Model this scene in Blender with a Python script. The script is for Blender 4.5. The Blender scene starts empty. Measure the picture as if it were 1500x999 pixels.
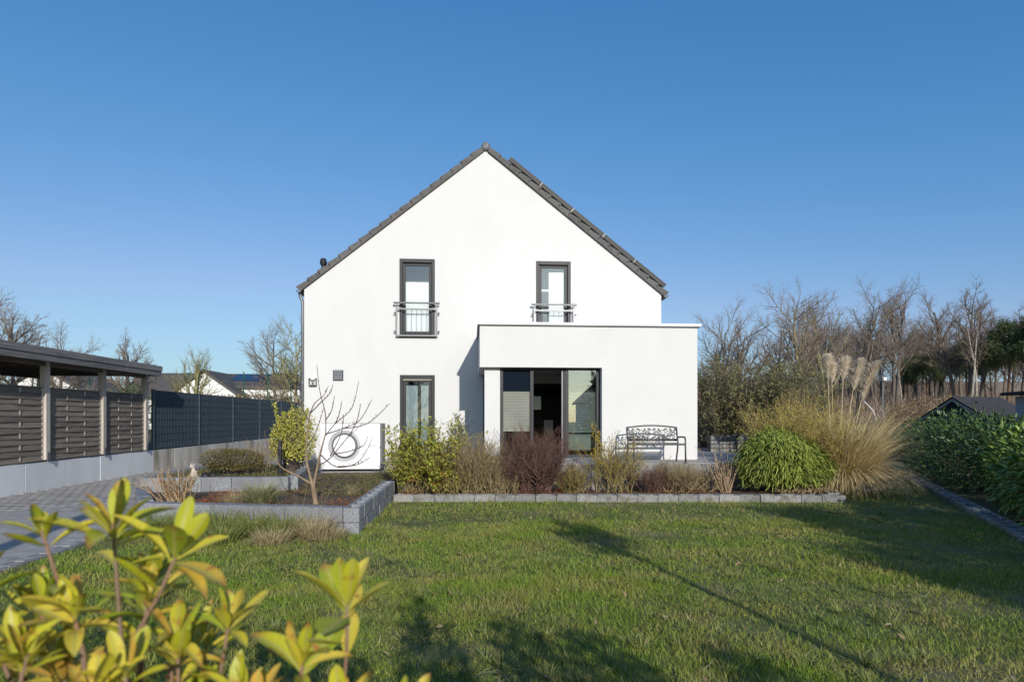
import bpy, bmesh, math, random
import numpy as np
from mathutils import Vector, Matrix

# ------------------------------------------------------------------ camera, sky, sun, exposure
S = bpy.context.scene
C = bpy.context.collection
R = math.radians
CAM_YAW = math.atan(60 / 880.0)
cam_d = bpy.data.cameras.new('camera')
cam = bpy.data.objects.new('camera', cam_d); C.objects.link(cam)
cam.location = (0, 0, 1.65)
cam.rotation_euler = (R(90), 0, -CAM_YAW)
cam_d.sensor_width = 36; cam_d.lens = 880 / 1500 * 36
cam_d.shift_y = (612 - 499.5) / 1500
cam_d.clip_start = 0.05; cam_d.clip_end = 2000
cam_d.dof.use_dof = True; cam_d.dof.focus_distance = 12.0; cam_d.dof.aperture_fstop = 4.0
S.camera = cam
SUN_AZ, SUN_EL = R(11.5), R(20.5)            # light travels to -x by SUN_AZ from +y, and down by SUN_EL
to_sun = Vector((math.sin(SUN_AZ) * math.cos(SUN_EL), -math.cos(SUN_AZ) * math.cos(SUN_EL), math.sin(SUN_EL)))
W = bpy.data.worlds.new('World'); S.world = W; W.use_nodes = True
wn = W.node_tree.nodes; wl = W.node_tree.links
sky = wn.new('ShaderNodeTexSky'); sky.sky_type = 'NISHITA'; sky.sun_disc = False
sky.sun_elevation = SUN_EL
sky.sun_rotation = math.atan2(to_sun.x, to_sun.y)
sky.altitude = 100; sky.air_density = 1.0; sky.dust_density = 1.2; sky.ozone_density = 3.0
bg = wn['Background']; bg.inputs['Strength'].default_value = 0.108
# the photograph's own rendering of the sky: a soft curve per channel
spl = wn.new('ShaderNodeSeparateColor'); cmb = wn.new('ShaderNodeCombineColor'); wl.new(sky.outputs[0], spl.inputs[0])
def wm(op, i0, v1):
    q = wn.new('ShaderNodeMath'); q.operation = op; wl.new(i0, q.inputs[0])
    if isinstance(v1, float): q.inputs[1].default_value = v1
    else: wl.new(v1, q.inputs[1])
    return q.outputs[0]
for ch, (k_, p_, m_, c_, op_) in enumerate(((0.325, 1.50, 0.30, 0.54, 'MINIMUM'), (0.63, 0.84, 0.41, 0.0, 'MAXIMUM'), (1.125, 0.60, 0.48, 0.0, 'MAXIMUM'))):
    cur = wm('MULTIPLY', wm('POWER', spl.outputs[ch], p_), k_); lin = wm('ADD', wm('MULTIPLY', spl.outputs[ch], m_), c_)
    wl.new(wm(op_, cur, lin), cmb.inputs[ch])
wl.new(cmb.outputs[0], bg.inputs['Color'])
sd = bpy.data.lights.new('sun', 'SUN'); sd.energy = 2.0; sd.angle = R(0.53); sd.color = (1.0, 0.95, 0.87)
so = bpy.data.objects.new('sun', sd); C.objects.link(so)
so.rotation_euler = to_sun.to_track_quat('Z', 'Y').to_euler()
S.view_settings.view_transform = 'Standard'; S.view_settings.look = 'None'
S.view_settings.exposure = 1.17; S.view_settings.gamma = 1.0; S.view_settings.use_curve_mapping = False
S.cycles.max_bounces = 8; S.cycles.transparent_max_bounces = 12

# ------------------------------------------------------------------ materials
MATS = {}
def nt(name):
    m = bpy.data.materials.new(name); m.use_nodes = True
    n = m.node_tree.nodes; l = m.node_tree.links
    return m, n, l, n['Principled BSDF']
def col(c): return (c[0], c[1], c[2], 1)
def mat(name, c1, c2=None, scale=4.0, rough=0.8, bump=0.0, bscale=None, metal=0.0, spec=0.3, objrand=0.0, stretch=(1, 1, 1), c3=None, detail=5, bdist=0.02, c3s=None):
    m, n, l, b = nt(name)
    b.inputs['Roughness'].default_value = rough; b.inputs['Metallic'].default_value = metal
    b.inputs['Specular IOR Level'].default_value = spec
    tc = n.new('ShaderNodeTexCoord'); mp = n.new('ShaderNodeMapping'); mp.inputs['Scale'].default_value = stretch
    l.new(tc.outputs['Object'], mp.inputs['Vector'])
    vec = mp.outputs['Vector']
    if objrand:
        oi = n.new('ShaderNodeObjectInfo'); va = n.new('ShaderNodeVectorMath'); va.operation = 'ADD'
        cb = n.new('ShaderNodeCombineXYZ'); mu = n.new('ShaderNodeMath'); mu.operation = 'MULTIPLY'; mu.inputs[1].default_value = 37.0
        l.new(oi.outputs['Random'], mu.inputs[0]); l.new(mu.outputs[0], cb.inputs[0]); l.new(mu.outputs[0], cb.inputs[1])
        l.new(vec, va.inputs[0]); l.new(cb.outputs[0], va.inputs[1]); vec = va.outputs[0]
    out = None
    if c2 is not None:
        nz = n.new('ShaderNodeTexNoise'); nz.inputs['Scale'].default_value = scale; nz.inputs['Detail'].default_value = detail
        nz.inputs['Roughness'].default_value = 0.6
        l.new(vec, nz.inputs['Vector'])
        rp = n.new('ShaderNodeValToRGB'); rp.color_ramp.elements[0].position = 0.32; rp.color_ramp.elements[1].position = 0.68
        rp.color_ramp.elements[0].color = col(c1); rp.color_ramp.elements[1].color = col(c2)
        l.new(nz.outputs['Fac'], rp.inputs['Fac']); out = rp.outputs['Color']
        if c3 is not None:
            n3 = n.new('ShaderNodeTexNoise'); n3.inputs['Scale'].default_value = c3s or scale * 0.23; n3.inputs['Detail'].default_value = 4
            l.new(vec, n3.inputs['Vector'])
            r3 = n.new('ShaderNodeValToRGB'); r3.color_ramp.elements[0].position = 0.5; r3.color_ramp.elements[1].position = 0.7
            l.new(n3.outputs['Fac'], r3.inputs['Fac'])
            mx = n.new('ShaderNodeMix'); mx.data_type = 'RGBA'
            l.new(r3.outputs['Color'], mx.inputs['Factor']); l.new(out, mx.inputs['A']); mx.inputs['B'].default_value = col(c3)
            out = mx.outputs['Result']
    if objrand:
        hs = n.new('ShaderNodeHueSaturation')
        mr = n.new('ShaderNodeMapRange'); mr.inputs['To Min'].default_value = 1 - objrand; mr.inputs['To Max'].default_value = 1 + objrand
        l.new(oi.outputs['Random'], mr.inputs['Value']); l.new(mr.outputs[0], hs.inputs['Value'])
        if out is not None: l.new(out, hs.inputs['Color'])
        else: hs.inputs['Color'].default_value = col(c1)
        out = hs.outputs['Color']
    if out is not None: l.new(out, b.inputs['Base Color'])
    else: b.inputs['Base Color'].default_value = col(c1)
    if bump:
        nb = n.new('ShaderNodeTexNoise'); nb.inputs['Scale'].default_value = bscale or scale * 3; nb.inputs['Detail'].default_value = 6
        l.new(vec, nb.inputs['Vector'])
        bp = n.new('ShaderNodeBump'); bp.inputs['Strength'].default_value = bump; bp.inputs['Distance'].default_value = bdist
        l.new(nb.outputs['Fac'], bp.inputs['Height']); l.new(bp.outputs['Normal'], b.inputs['Normal'])
    MATS[name] = m
    return m
def leafmat(name, cols, rough=0.5, trans=0.25, spec=0.35, patch=None, pscale=0.6):
    """colour varies from leaf to leaf (random per island); optional large patches"""
    m, n, l, b = nt(name)
    ge = n.new('ShaderNodeNewGeometry'); rp = n.new('ShaderNodeValToRGB')
    e = rp.color_ramp.elements
    while len(e) < len(cols): e.new(0.5)
    for i, cc in enumerate(cols):
        e[i].position = i / max(1, len(cols) - 1); e[i].color = col(cc)
    l.new(ge.outputs['Random Per Island'], rp.inputs['Fac']); out = rp.outputs['Color']
    if patch:
        tc = n.new('ShaderNodeTexCoord'); nz = n.new('ShaderNodeTexNoise'); nz.inputs['Scale'].default_value = pscale; nz.inputs['Detail'].default_value = 5
        l.new(tc.outputs['Object'], nz.inputs['Vector'])
        r2 = n.new('ShaderNodeValToRGB'); r2.color_ramp.elements[0].position = 0.42; r2.color_ramp.elements[1].position = 0.66
        l.new(nz.outputs['Fac'], r2.inputs['Fac'])
        mx = n.new('ShaderNodeMix'); mx.data_type = 'RGBA'
        mu = n.new('ShaderNodeMath'); mu.operation = 'MULTIPLY'; mu.inputs[1].default_value = 0.75
        l.new(r2.outputs['Color'], mu.inputs[0]); l.new(mu.outputs[0], mx.inputs['Factor'])
        l.new(out, mx.inputs['A']); mx.inputs['B'].default_value = col(patch); out = mx.outputs['Result']
    l.new(out, b.inputs['Base Color']); b.inputs['Roughness'].default_value = rough; b.inputs['Specular IOR Level'].default_value = spec
    if trans:
        tr = n.new('ShaderNodeBsdfTranslucent'); l.new(out, tr.inputs['Color'])
        ms = n.new('ShaderNodeMixShader'); ms.inputs[0].default_value = trans
        o = n['Material Output']
        l.new(b.outputs[0], ms.inputs[1]); l.new(tr.outputs[0], ms.inputs[2]); l.new(ms.outputs[0], o.inputs['Surface'])
    MATS[name] = m
    return m
def glassmat(name, ior=1.9, tint=(0.85, 0.9, 0.92)):
    m, n, l, b = nt(name)
    tr = n.new('ShaderNodeBsdfTransparent'); tr.inputs[0].default_value = col(tint)
    gl = n.new('ShaderNodeBsdfGlossy'); gl.inputs['Roughness'].default_value = 0.0
    fr = n.new('ShaderNodeFresnel'); fr.inputs['IOR'].default_value = ior
    ms = n.new('ShaderNodeMixShader')
    l.new(fr.outputs[0], ms.inputs[0]); l.new(tr.outputs[0], ms.inputs[1]); l.new(gl.outputs[0], ms.inputs[2])
    l.new(ms.outputs[0], n['Material Output'].inputs['Surface']); MATS[name] = m
    return m

stucco = mat('stucco', (0.578, 0.573, 0.563), (0.595, 0.590, 0.581), scale=1.6, rough=0.95, bump=0.35, bscale=140, bdist=0.005, spec=0.1, c3=(0.572, 0.566, 0.554), c3s=1.1, stretch=(1.3, 1.3, 0.7))
plinth_m = mat('plinth_render', (0.22, 0.215, 0.21), (0.28, 0.27, 0.26), scale=3, rough=0.95, bump=0.3, bscale=90)
capm = mat('white_sheet_metal', (0.86, 0.86, 0.87), rough=0.4, spec=0.4)
anth = mat('anthracite_frame', (0.024, 0.0238, 0.027), (0.030, 0.0295, 0.033), scale=2, rough=0.5, spec=0.3)
anthd = mat('dark_frame', (0.045, 0.047, 0.055), rough=0.4, spec=0.45)
tilem = mat('roof_tile', (0.085, 0.080, 0.078), (0.125, 0.118, 0.114), scale=9, rough=0.75, bump=0.25, bscale=60, objrand=0.14, spec=0.25)
ridgem = mat('ridge_cap_grey', (0.10, 0.105, 0.115), (0.15, 0.15, 0.16), scale=6, rough=0.5, bump=0.1, bscale=30)
steel = mat('brushed_steel', (0.17, 0.17, 0.18), rough=0.42, metal=0.4, spec=0.5)
zinc = mat('zinc', (0.15, 0.155, 0.165), (0.20, 0.205, 0.215), scale=4, rough=0.5, metal=0.3)
solar_m = mat('solar_cells', (0.012, 0.014, 0.022), (0.018, 0.02, 0.03), scale=3, rough=0.2, spec=0.5)
solar_f = mat('black_aluminium', (0.03, 0.029, 0.028), rough=0.55, spec=0.3)
black = mat('black_plastic', (0.018, 0.018, 0.02), rough=0.5)
glass = glassmat('window_glass', 1.75)
glass_u = glassmat('upper_glass', 2.0, (0.97, 0.985, 0.99))
glass_s = glassmat('sliding_glass', 2.3)
blindw = mat('white_blind', (0.82, 0.84, 0.85), rough=0.9)
pleat = mat('pleated_blind', (0.21, 0.21, 0.185), (0.25, 0.25, 0.22), scale=3, rough=0.95)
panelin = mat('pale_board', (0.30, 0.31, 0.25), rough=0.8)
screenm = mat('fly_screen', (0.006, 0.010, 0.017), (0.010, 0.015, 0.024), scale=90, rough=0.9, spec=0.0)
curtain = mat('grey_curtain', (0.40, 0.42, 0.42), (0.46, 0.48, 0.48), scale=2, rough=0.95)
inw = mat('interior_wall', (0.30, 0.27, 0.24), rough=0.9)
inf = mat('interior_floor', (0.10, 0.09, 0.08), rough=0.5)
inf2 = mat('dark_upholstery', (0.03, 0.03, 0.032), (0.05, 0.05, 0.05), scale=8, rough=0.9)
pumpw = mat('pump_white', (0.80, 0.80, 0.81), rough=0.35, spec=0.45)
pumpd = mat('pump_grey', (0.12, 0.12, 0.13), rough=0.5)
pumpl = mat('pump_print', (0.45, 0.45, 0.46), rough=0.5)
granite = mat('granite_block', (0.135, 0.14, 0.155), (0.275, 0.28, 0.295), scale=38, rough=0.9, bump=0.5, bscale=55, objrand=0.13, c3=(0.165, 0.165, 0.165), c3s=3, bdist=0.012)
granited = mat('granite_kerb', (0.15, 0.15, 0.145), (0.28, 0.275, 0.265), scale=30, rough=0.9, bump=0.5, bscale=45, objrand=0.18, c3=(0.115, 0.105, 0.08), c3s=5, bdist=0.012)
hollow = mat('stone_hollow', (0.62, 0.62, 0.60), (0.22, 0.21, 0.18), scale=14, rough=0.95, bump=0.4)
concrete = mat('concrete', (0.66, 0.66, 0.66), (0.74, 0.74, 0.735), scale=2.2, rough=0.9, bump=0.15, bscale=40, objrand=0.07, c3=(0.60, 0.595, 0.58), c3s=1.1, stretch=(1, 1, 0.5))
concrete2 = mat('stained_concrete', (0.46, 0.42, 0.36), (0.58, 0.54, 0.48), scale=2.0, rough=0.95, bump=0.2, bscale=30, objrand=0.10, c3=(0.24, 0.20, 0.15), c3s=1.4, stretch=(1, 1.5, 0.35))
paver = mat('drive_paver', (0.27, 0.255, 0.24), (0.36, 0.34, 0.325), scale=14, rough=0.92, bump=0.3, bscale=60, objrand=0.07, c3=(0.23, 0.22, 0.205), c3s=2)
slab = mat('patio_slab', (0.28, 0.265, 0.255), (0.38, 0.36, 0.345), scale=10, rough=0.9, bump=0.25, bscale=70, objrand=0.10)
joint = mat('joint_sand', (0.17, 0.16, 0.15), (0.24, 0.23, 0.215), scale=20, rough=1.0)
woodd = mat('weathered_slat', (0.13, 0.108, 0.088), (0.25, 0.21, 0.172), scale=5, rough=0.95, bump=0.4, bscale=24, stretch=(3, 0.35, 9), objrand=0.22)
woodf = mat('weathered_fascia', (0.13, 0.122, 0.118), (0.25, 0.235, 0.225), scale=4, rough=0.95, bump=0.35, bscale=20, stretch=(3, 0.3, 9), objrand=0.16)
woodp = mat('grey_timber_post', (0.40, 0.345, 0.295), (0.54, 0.48, 0.42), scale=5, rough=0.9, bump=0.3, bscale=20, stretch=(6, 6, 0.35), objrand=0.08)
fencem = mat('anthracite_strip', (0.030, 0.048, 0.064), (0.040, 0.060, 0.078), scale=2, rough=0.5, spec=0.35, objrand=0.12)
fencer = mat('anthracite_rod', (0.055, 0.072, 0.085), rough=0.45, spec=0.4)
greenm = mat('green_steel', (0.02, 0.09, 0.06), rough=0.5)
soil = mat('bed_soil', (0.075, 0.05, 0.034), (0.17, 0.118, 0.08), scale=22, rough=1.0, bump=0.9, bscale=35, bdist=0.04, c3=(0.075, 0.06, 0.035), c3s=2.5)
lawnm = mat('lawn_soil', (0.07, 0.095, 0.022), (0.12, 0.13, 0.04), scale=9, rough=1.0, bump=0.6, bscale=60, c3=(0.20, 0.155, 0.09), c3s=1.1)
groundm = mat('rough_ground', (0.07, 0.08, 0.03), (0.13, 0.11, 0.055), scale=0.8, rough=1.0, bump=0.4, bscale=4, c3=(0.10, 0.08, 0.05), c3s=0.15)
hillm = mat('leaf_litter', (0.17, 0.12, 0.085), (0.28, 0.21, 0.155), scale=0.9, rough=1.0, bump=0.5, bscale=5, c3=(0.08, 0.06, 0.045), c3s=0.2)
bark = mat('dark_bark', (0.085, 0.070, 0.056), (0.17, 0.14, 0.115), scale=7, rough=1.0, bump=0.5, stretch=(1, 1, 0.25))
barkl = mat('lichen_bark', (0.19, 0.17, 0.08), (0.30, 0.26, 0.14), scale=5, rough=1.0, bump=0.4)
barkb = mat('pale_birch_bark', (0.38, 0.34, 0.28), (0.24, 0.20, 0.16), scale=4, rough=0.9, stretch=(1, 1, 0.5))
barkp = mat('pine_bark', (0.17, 0.095, 0.055), (0.10, 0.07, 0.05), scale=3, rough=1.0, stretch=(1, 1, 0.4))
barkm = mat('smooth_tan_bark', (0.17, 0.115, 0.075), (0.30, 0.225, 0.15), scale=14, rough=0.95, bump=0.7, stretch=(1, 1, 0.4))
twigd = mat('dark_twig', (0.075, 0.060, 0.052), (0.12, 0.095, 0.08), scale=2, rough=1.0)
twigp = mat('plum_twig', (0.085, 0.055, 0.052), (0.14, 0.095, 0.085), scale=6, rough=0.9)
twigt = leafmat('tan_twig', [(0.22, 0.165, 0.085), (0.32, 0.245, 0.13), (0.16, 0.12, 0.065)], 0.9, 0)
twigr = leafmat('red_brown_twig', [(0.11, 0.058, 0.045), (0.17, 0.092, 0.07), (0.08, 0.044, 0.036)], 0.9, 0)
twigo = leafmat('olive_twig', [(0.19, 0.16, 0.055), (0.28, 0.21, 0.085), (0.14, 0.12, 0.045)], 0.9, 0)
twigc = leafmat('bleached_cane', [(0.42, 0.30, 0.19), (0.33, 0.22, 0.13), (0.50, 0.38, 0.25)], 0.9, 0)
hydt = leafmat('pale_pink_cane', [(0.38, 0.25, 0.15), (0.28, 0.17, 0.10), (0.44, 0.32, 0.18), (0.20, 0.15, 0.06)], 0.9, 0)
goldtw = leafmat('golden_twig', [(0.34, 0.25, 0.085), (0.46, 0.34, 0.13), (0.27, 0.21, 0.07)], 0.9, 0)
yleaf = leafmat('yellow_leaf', [(0.30, 0.22, 0.02), (0.42, 0.28, 0.02), (0.24, 0.20, 0.03)], 0.6, 0.15)
gyleaf = leafmat('green_yellow_leaf', [(0.16, 0.20, 0.025), (0.28, 0.29, 0.035), (0.40, 0.36, 0.05), (0.11, 0.15, 0.03)], 0.55, 0.14)
redleaf = leafmat('rusty_leaf', [(0.28, 0.09, 0.03), (0.20, 0.06, 0.03), (0.30, 0.16, 0.04)], 0.6, 0.12)
euon = leafmat('variegated_leaf', [(0.52, 0.43, 0.08), (0.40, 0.37, 0.04), (0.27, 0.30, 0.035), (0.60, 0.53, 0.17), (0.15, 0.18, 0.03)], 0.5, 0.1)
domel = leafmat('bronze_green_leaf', [(0.10, 0.105, 0.028), (0.15, 0.135, 0.035), (0.19, 0.12, 0.045), (0.07, 0.08, 0.024)], 0.5, 0.15)
coverl = leafmat('ground_cover_leaf', [(0.07, 0.10, 0.032), (0.11, 0.14, 0.04), (0.19, 0.115, 0.06), (0.09, 0.12, 0.04)], 0.6, 0.15)
bambl = leafmat('bamboo_leaf', [(0.17, 0.24, 0.03), (0.26, 0.32, 0.05), (0.36, 0.38, 0.09), (0.12, 0.18, 0.025)], 0.55, 0.14)
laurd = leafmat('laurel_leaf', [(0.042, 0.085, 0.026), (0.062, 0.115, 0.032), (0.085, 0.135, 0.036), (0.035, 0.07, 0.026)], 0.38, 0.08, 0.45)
laur_lit = leafmat('sunlit_laurel_leaf', [(0.085, 0.165, 0.026), (0.13, 0.215, 0.036), (0.20, 0.26, 0.045), (0.065, 0.125, 0.024)], 0.38, 0.1, 0.45)  # lighter copy of the laurel leaf, sunlight put into its colour
olivel = leafmat('olive_grey_leaf', [(0.11, 0.13, 0.045), (0.17, 0.175, 0.065), (0.24, 0.20, 0.10), (0.085, 0.105, 0.042)], 0.6, 0.1)
pinel = leafmat('pine_needle', [(0.065, 0.10, 0.04), (0.09, 0.125, 0.05), (0.12, 0.14, 0.055)], 0.7, 0.1)
pamp = leafmat('dry_pampas_blade', [(0.58, 0.44, 0.23), (0.48, 0.36, 0.17), (0.66, 0.54, 0.32), (0.38, 0.31, 0.12)], 0.8, 0.12)
plume = leafmat('pampas_plume', [(0.74, 0.63, 0.48), (0.82, 0.73, 0.60), (0.66, 0.54, 0.39)], 0.95, 0.15)
brush = leafmat('brush_twig', [(0.21, 0.15, 0.11), (0.29, 0.215, 0.16), (0.16, 0.115, 0.085)], 1.0, 0)
beech = leafmat('dry_beech_leaf', [(0.26, 0.19, 0.10), (0.20, 0.14, 0.075), (0.31, 0.24, 0.14), (0.16, 0.13, 0.06)], 0.8, 0.1)
willow = leafmat('willow_twig', [(0.24, 0.22, 0.10), (0.18, 0.17, 0.075), (0.28, 0.25, 0.13)], 0.9, 0)
greytw = leafmat('grey_twig', [(0.20, 0.155, 0.12), (0.26, 0.20, 0.155), (0.15, 0.12, 0.10)], 0.95, 0)
foretw = leafmat('forest_twig', [(0.17, 0.13, 0.10), (0.23, 0.175, 0.135), (0.13, 0.10, 0.08)], 0.95, 0)
grassm = leafmat('grass_blade', [(0.132, 0.222, 0.016), (0.172, 0.265, 0.020), (0.215, 0.295, 0.028), (0.142, 0.238, 0.017), (0.38, 0.345, 0.09)], 0.6, 0.14, patch=(0.36, 0.305, 0.09), pscale=1.5)
tuftg = leafmat('long_grass', [(0.115, 0.165, 0.030), (0.165, 0.21, 0.045), (0.29, 0.26, 0.10), (0.13, 0.18, 0.036)], 0.6, 0.1)
tuftd = leafmat('dry_grass', [(0.42, 0.33, 0.19), (0.32, 0.25, 0.14), (0.26, 0.24, 0.10), (0.50, 0.40, 0.25)], 0.8, 0.1)
tuftb = leafmat('blue_green_grass', [(0.19, 0.21, 0.085), (0.28, 0.27, 0.14), (0.15, 0.18, 0.08), (0.38, 0.33, 0.18)], 0.7, 0.1)
# foreground shrub leaf: green to yellow to rusty edges, varies from leaf to leaf
def fgleaf():
    m, n, l, b = nt('yellowing_leaf')
    oi = n.new('ShaderNodeObjectInfo'); rp = n.new('ShaderNodeValToRGB'); e = rp.color_ramp.elements
    cs = [(0.38, 0.40, 0.02), (0.50, 0.47, 0.03), (0.27, 0.34, 0.02), (0.58, 0.49, 0.04), (0.60, 0.46, 0.07), (0.44, 0.45, 0.024), (0.58, 0.34, 0.06), (0.34, 0.39, 0.02)]
    while len(e) < len(cs): e.new(0.5)
    for i, cc in enumerate(cs): e[i].position = i / (len(cs) - 1); e[i].color = col(cc)
    l.new(oi.outputs['Random'], rp.inputs['Fac'])
    tc = n.new('ShaderNodeTexCoord'); sx = n.new('ShaderNodeSeparateXYZ'); l.new(tc.outputs['Object'], sx.inputs[0])
    ab = n.new('ShaderNodeMath'); ab.operation = 'ABSOLUTE'; l.new(sx.outputs['X'], ab.inputs[0])
    mid = n.new('ShaderNodeMapRange'); mid.inputs['From Min'].default_value = 0.010; mid.inputs['From Max'].default_value = 0.035
    l.new(ab.outputs[0], mid.inputs['Value'])
    rib = n.new('ShaderNodeMix'); rib.data_type = 'RGBA'; rib.inputs['A'].default_value = (0.42, 0.40, 0.09, 1)
    l.new(mid.outputs[0], rib.inputs['Factor']); l.new(rp.outputs['Color'], rib.inputs['B'])
    nz = n.new('ShaderNodeTexNoise'); nz.inputs['Scale'].default_value = 4.0; nz.inputs['Detail'].default_value = 6
    mp = n.new('ShaderNodeVectorMath'); mp.operation = 'ADD'; cb = n.new('ShaderNodeCombineXYZ'); mu = n.new('ShaderNodeMath'); mu.operation = 'MULTIPLY'; mu.inputs[1].default_value = 51
    l.new(oi.outputs['Random'], mu.inputs[0]); l.new(mu.outputs[0], cb.inputs[2]); l.new(tc.outputs['Object'], mp.inputs[0]); l.new(cb.outputs[0], mp.inputs[1])
    l.new(mp.outputs[0], nz.inputs['Vector'])
    r3 = n.new('ShaderNodeValToRGB'); r3.color_ramp.elements[0].position = 0.60; r3.color_ramp.elements[1].position = 0.72
    l.new(nz.outputs['Fac'], r3.inputs['Fac'])
    rust = n.new('ShaderNodeMix'); rust.data_type = 'RGBA'; l.new(r3.outputs['Color'], rust.inputs['Factor'])
    l.new(rib.outputs['Result'], rust.inputs['A']); rust.inputs['B'].default_value = (0.34, 0.15, 0.035, 1)
    tipf = n.new('ShaderNodeMapRange'); tipf.inputs['From Min'].default_value = 0.80; tipf.inputs['From Max'].default_value = 1.02; l.new(sx.outputs['Y'], tipf.inputs['Value'])
    odd = n.new('ShaderNodeMath'); odd.operation = 'MULTIPLY'; odd.inputs[1].default_value = 9.7; l.new(oi.outputs['Random'], odd.inputs[0])
    frc = n.new('ShaderNodeMath'); frc.operation = 'FRACT'; l.new(odd.outputs[0], frc.inputs[0])
    sel = n.new('ShaderNodeMath'); sel.operation = 'GREATER_THAN'; sel.inputs[1].default_value = 0.55; l.new(frc.outputs[0], sel.inputs[0])
    tm = n.new('ShaderNodeMath'); tm.operation = 'MULTIPLY'; l.new(tipf.outputs[0], tm.inputs[0]); l.new(sel.outputs[0], tm.inputs[1])
    tipm = n.new('ShaderNodeMix'); tipm.data_type = 'RGBA'; l.new(tm.outputs[0], tipm.inputs['Factor']); l.new(rust.outputs['Result'], tipm.inputs['A']); tipm.inputs['B'].default_value = (0.30, 0.11, 0.03, 1)
    rust = tipm
    wv = n.new('ShaderNodeTexWave'); wv.wave_type = 'BANDS'; wv.inputs['Scale'].default_value = 3.2; wv.inputs['Distortion'].default_value = 1.2
    sy = n.new('ShaderNodeCombineXYZ'); ax_ = n.new('ShaderNodeMath'); ax_.operation = 'MULTIPLY_ADD'; ax_.inputs[1].default_value = -0.9
    l.new(ab.outputs[0], ax_.inputs[0]); l.new(sx.outputs['Y'], ax_.inputs[2]); l.new(ax_.outputs[0], sy.inputs[0]); l.new(sy.outputs[0], wv.inputs['Vector'])
    bp = n.new('ShaderNodeBump'); bp.inputs['Strength'].default_value = 0.108; bp.inputs['Distance'].default_value = 0.003; l.new(wv.outputs['Fac'], bp.inputs['Height']); l.new(bp.outputs['Normal'], b.inputs['Normal'])
    l.new(rust.outputs['Result'], b.inputs['Base Color']); b.inputs['Roughness'].default_value = 0.48
    tr = n.new('ShaderNodeBsdfTranslucent'); l.new(rust.outputs['Result'], tr.inputs['Color'])
    ms = n.new('ShaderNodeMixShader'); ms.inputs[0].default_value = 0.20
    l.new(b.outputs[0], ms.inputs[1]); l.new(tr.outputs[0], ms.inputs[2]); l.new(ms.outputs[0], n['Material Output'].inputs['Surface'])
    return m
fgl = fgleaf()
fgstem = mat('reddish_stem', (0.26, 0.13, 0.075), (0.20, 0.15, 0.11), scale=12, rough=0.8)

# ------------------------------------------------------------------ helpers
def link(o, parent=None):
    C.objects.link(o)
    if parent is not None:
        o.parent = parent
    return o
def tag(o, label=None, cat=None, group=None, kind=None):
    if label: o['label'] = label
    if cat: o['category'] = cat
    if group: o['group'] = group
    if kind: o['kind'] = kind
    return o
def thing(name, loc, label, cat, group=None, rz=0.0):
    o = bpy.data.objects.new(name, None); C.objects.link(o); o.location = loc; o.rotation_euler = (0, 0, rz)
    o.empty_display_size = 0.2
    return tag(o, label, cat, group)
def put(name, me, m, parent=None, world=True, kind=None):
    """link a mesh as an object; world=True: coordinates are world coordinates even under a moved parent"""
    o = bpy.data.objects.new(name, me)
    if m is not None:
        if len(me.materials) == 0: me.materials.append(m)
    C.objects.link(o)
    if parent is not None:
        o.parent = parent
        if world:
            if parent.type == 'EMPTY': o.matrix_parent_inverse = Matrix.Translation(-parent.location)
    if kind: o['kind'] = kind
    return o
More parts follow.
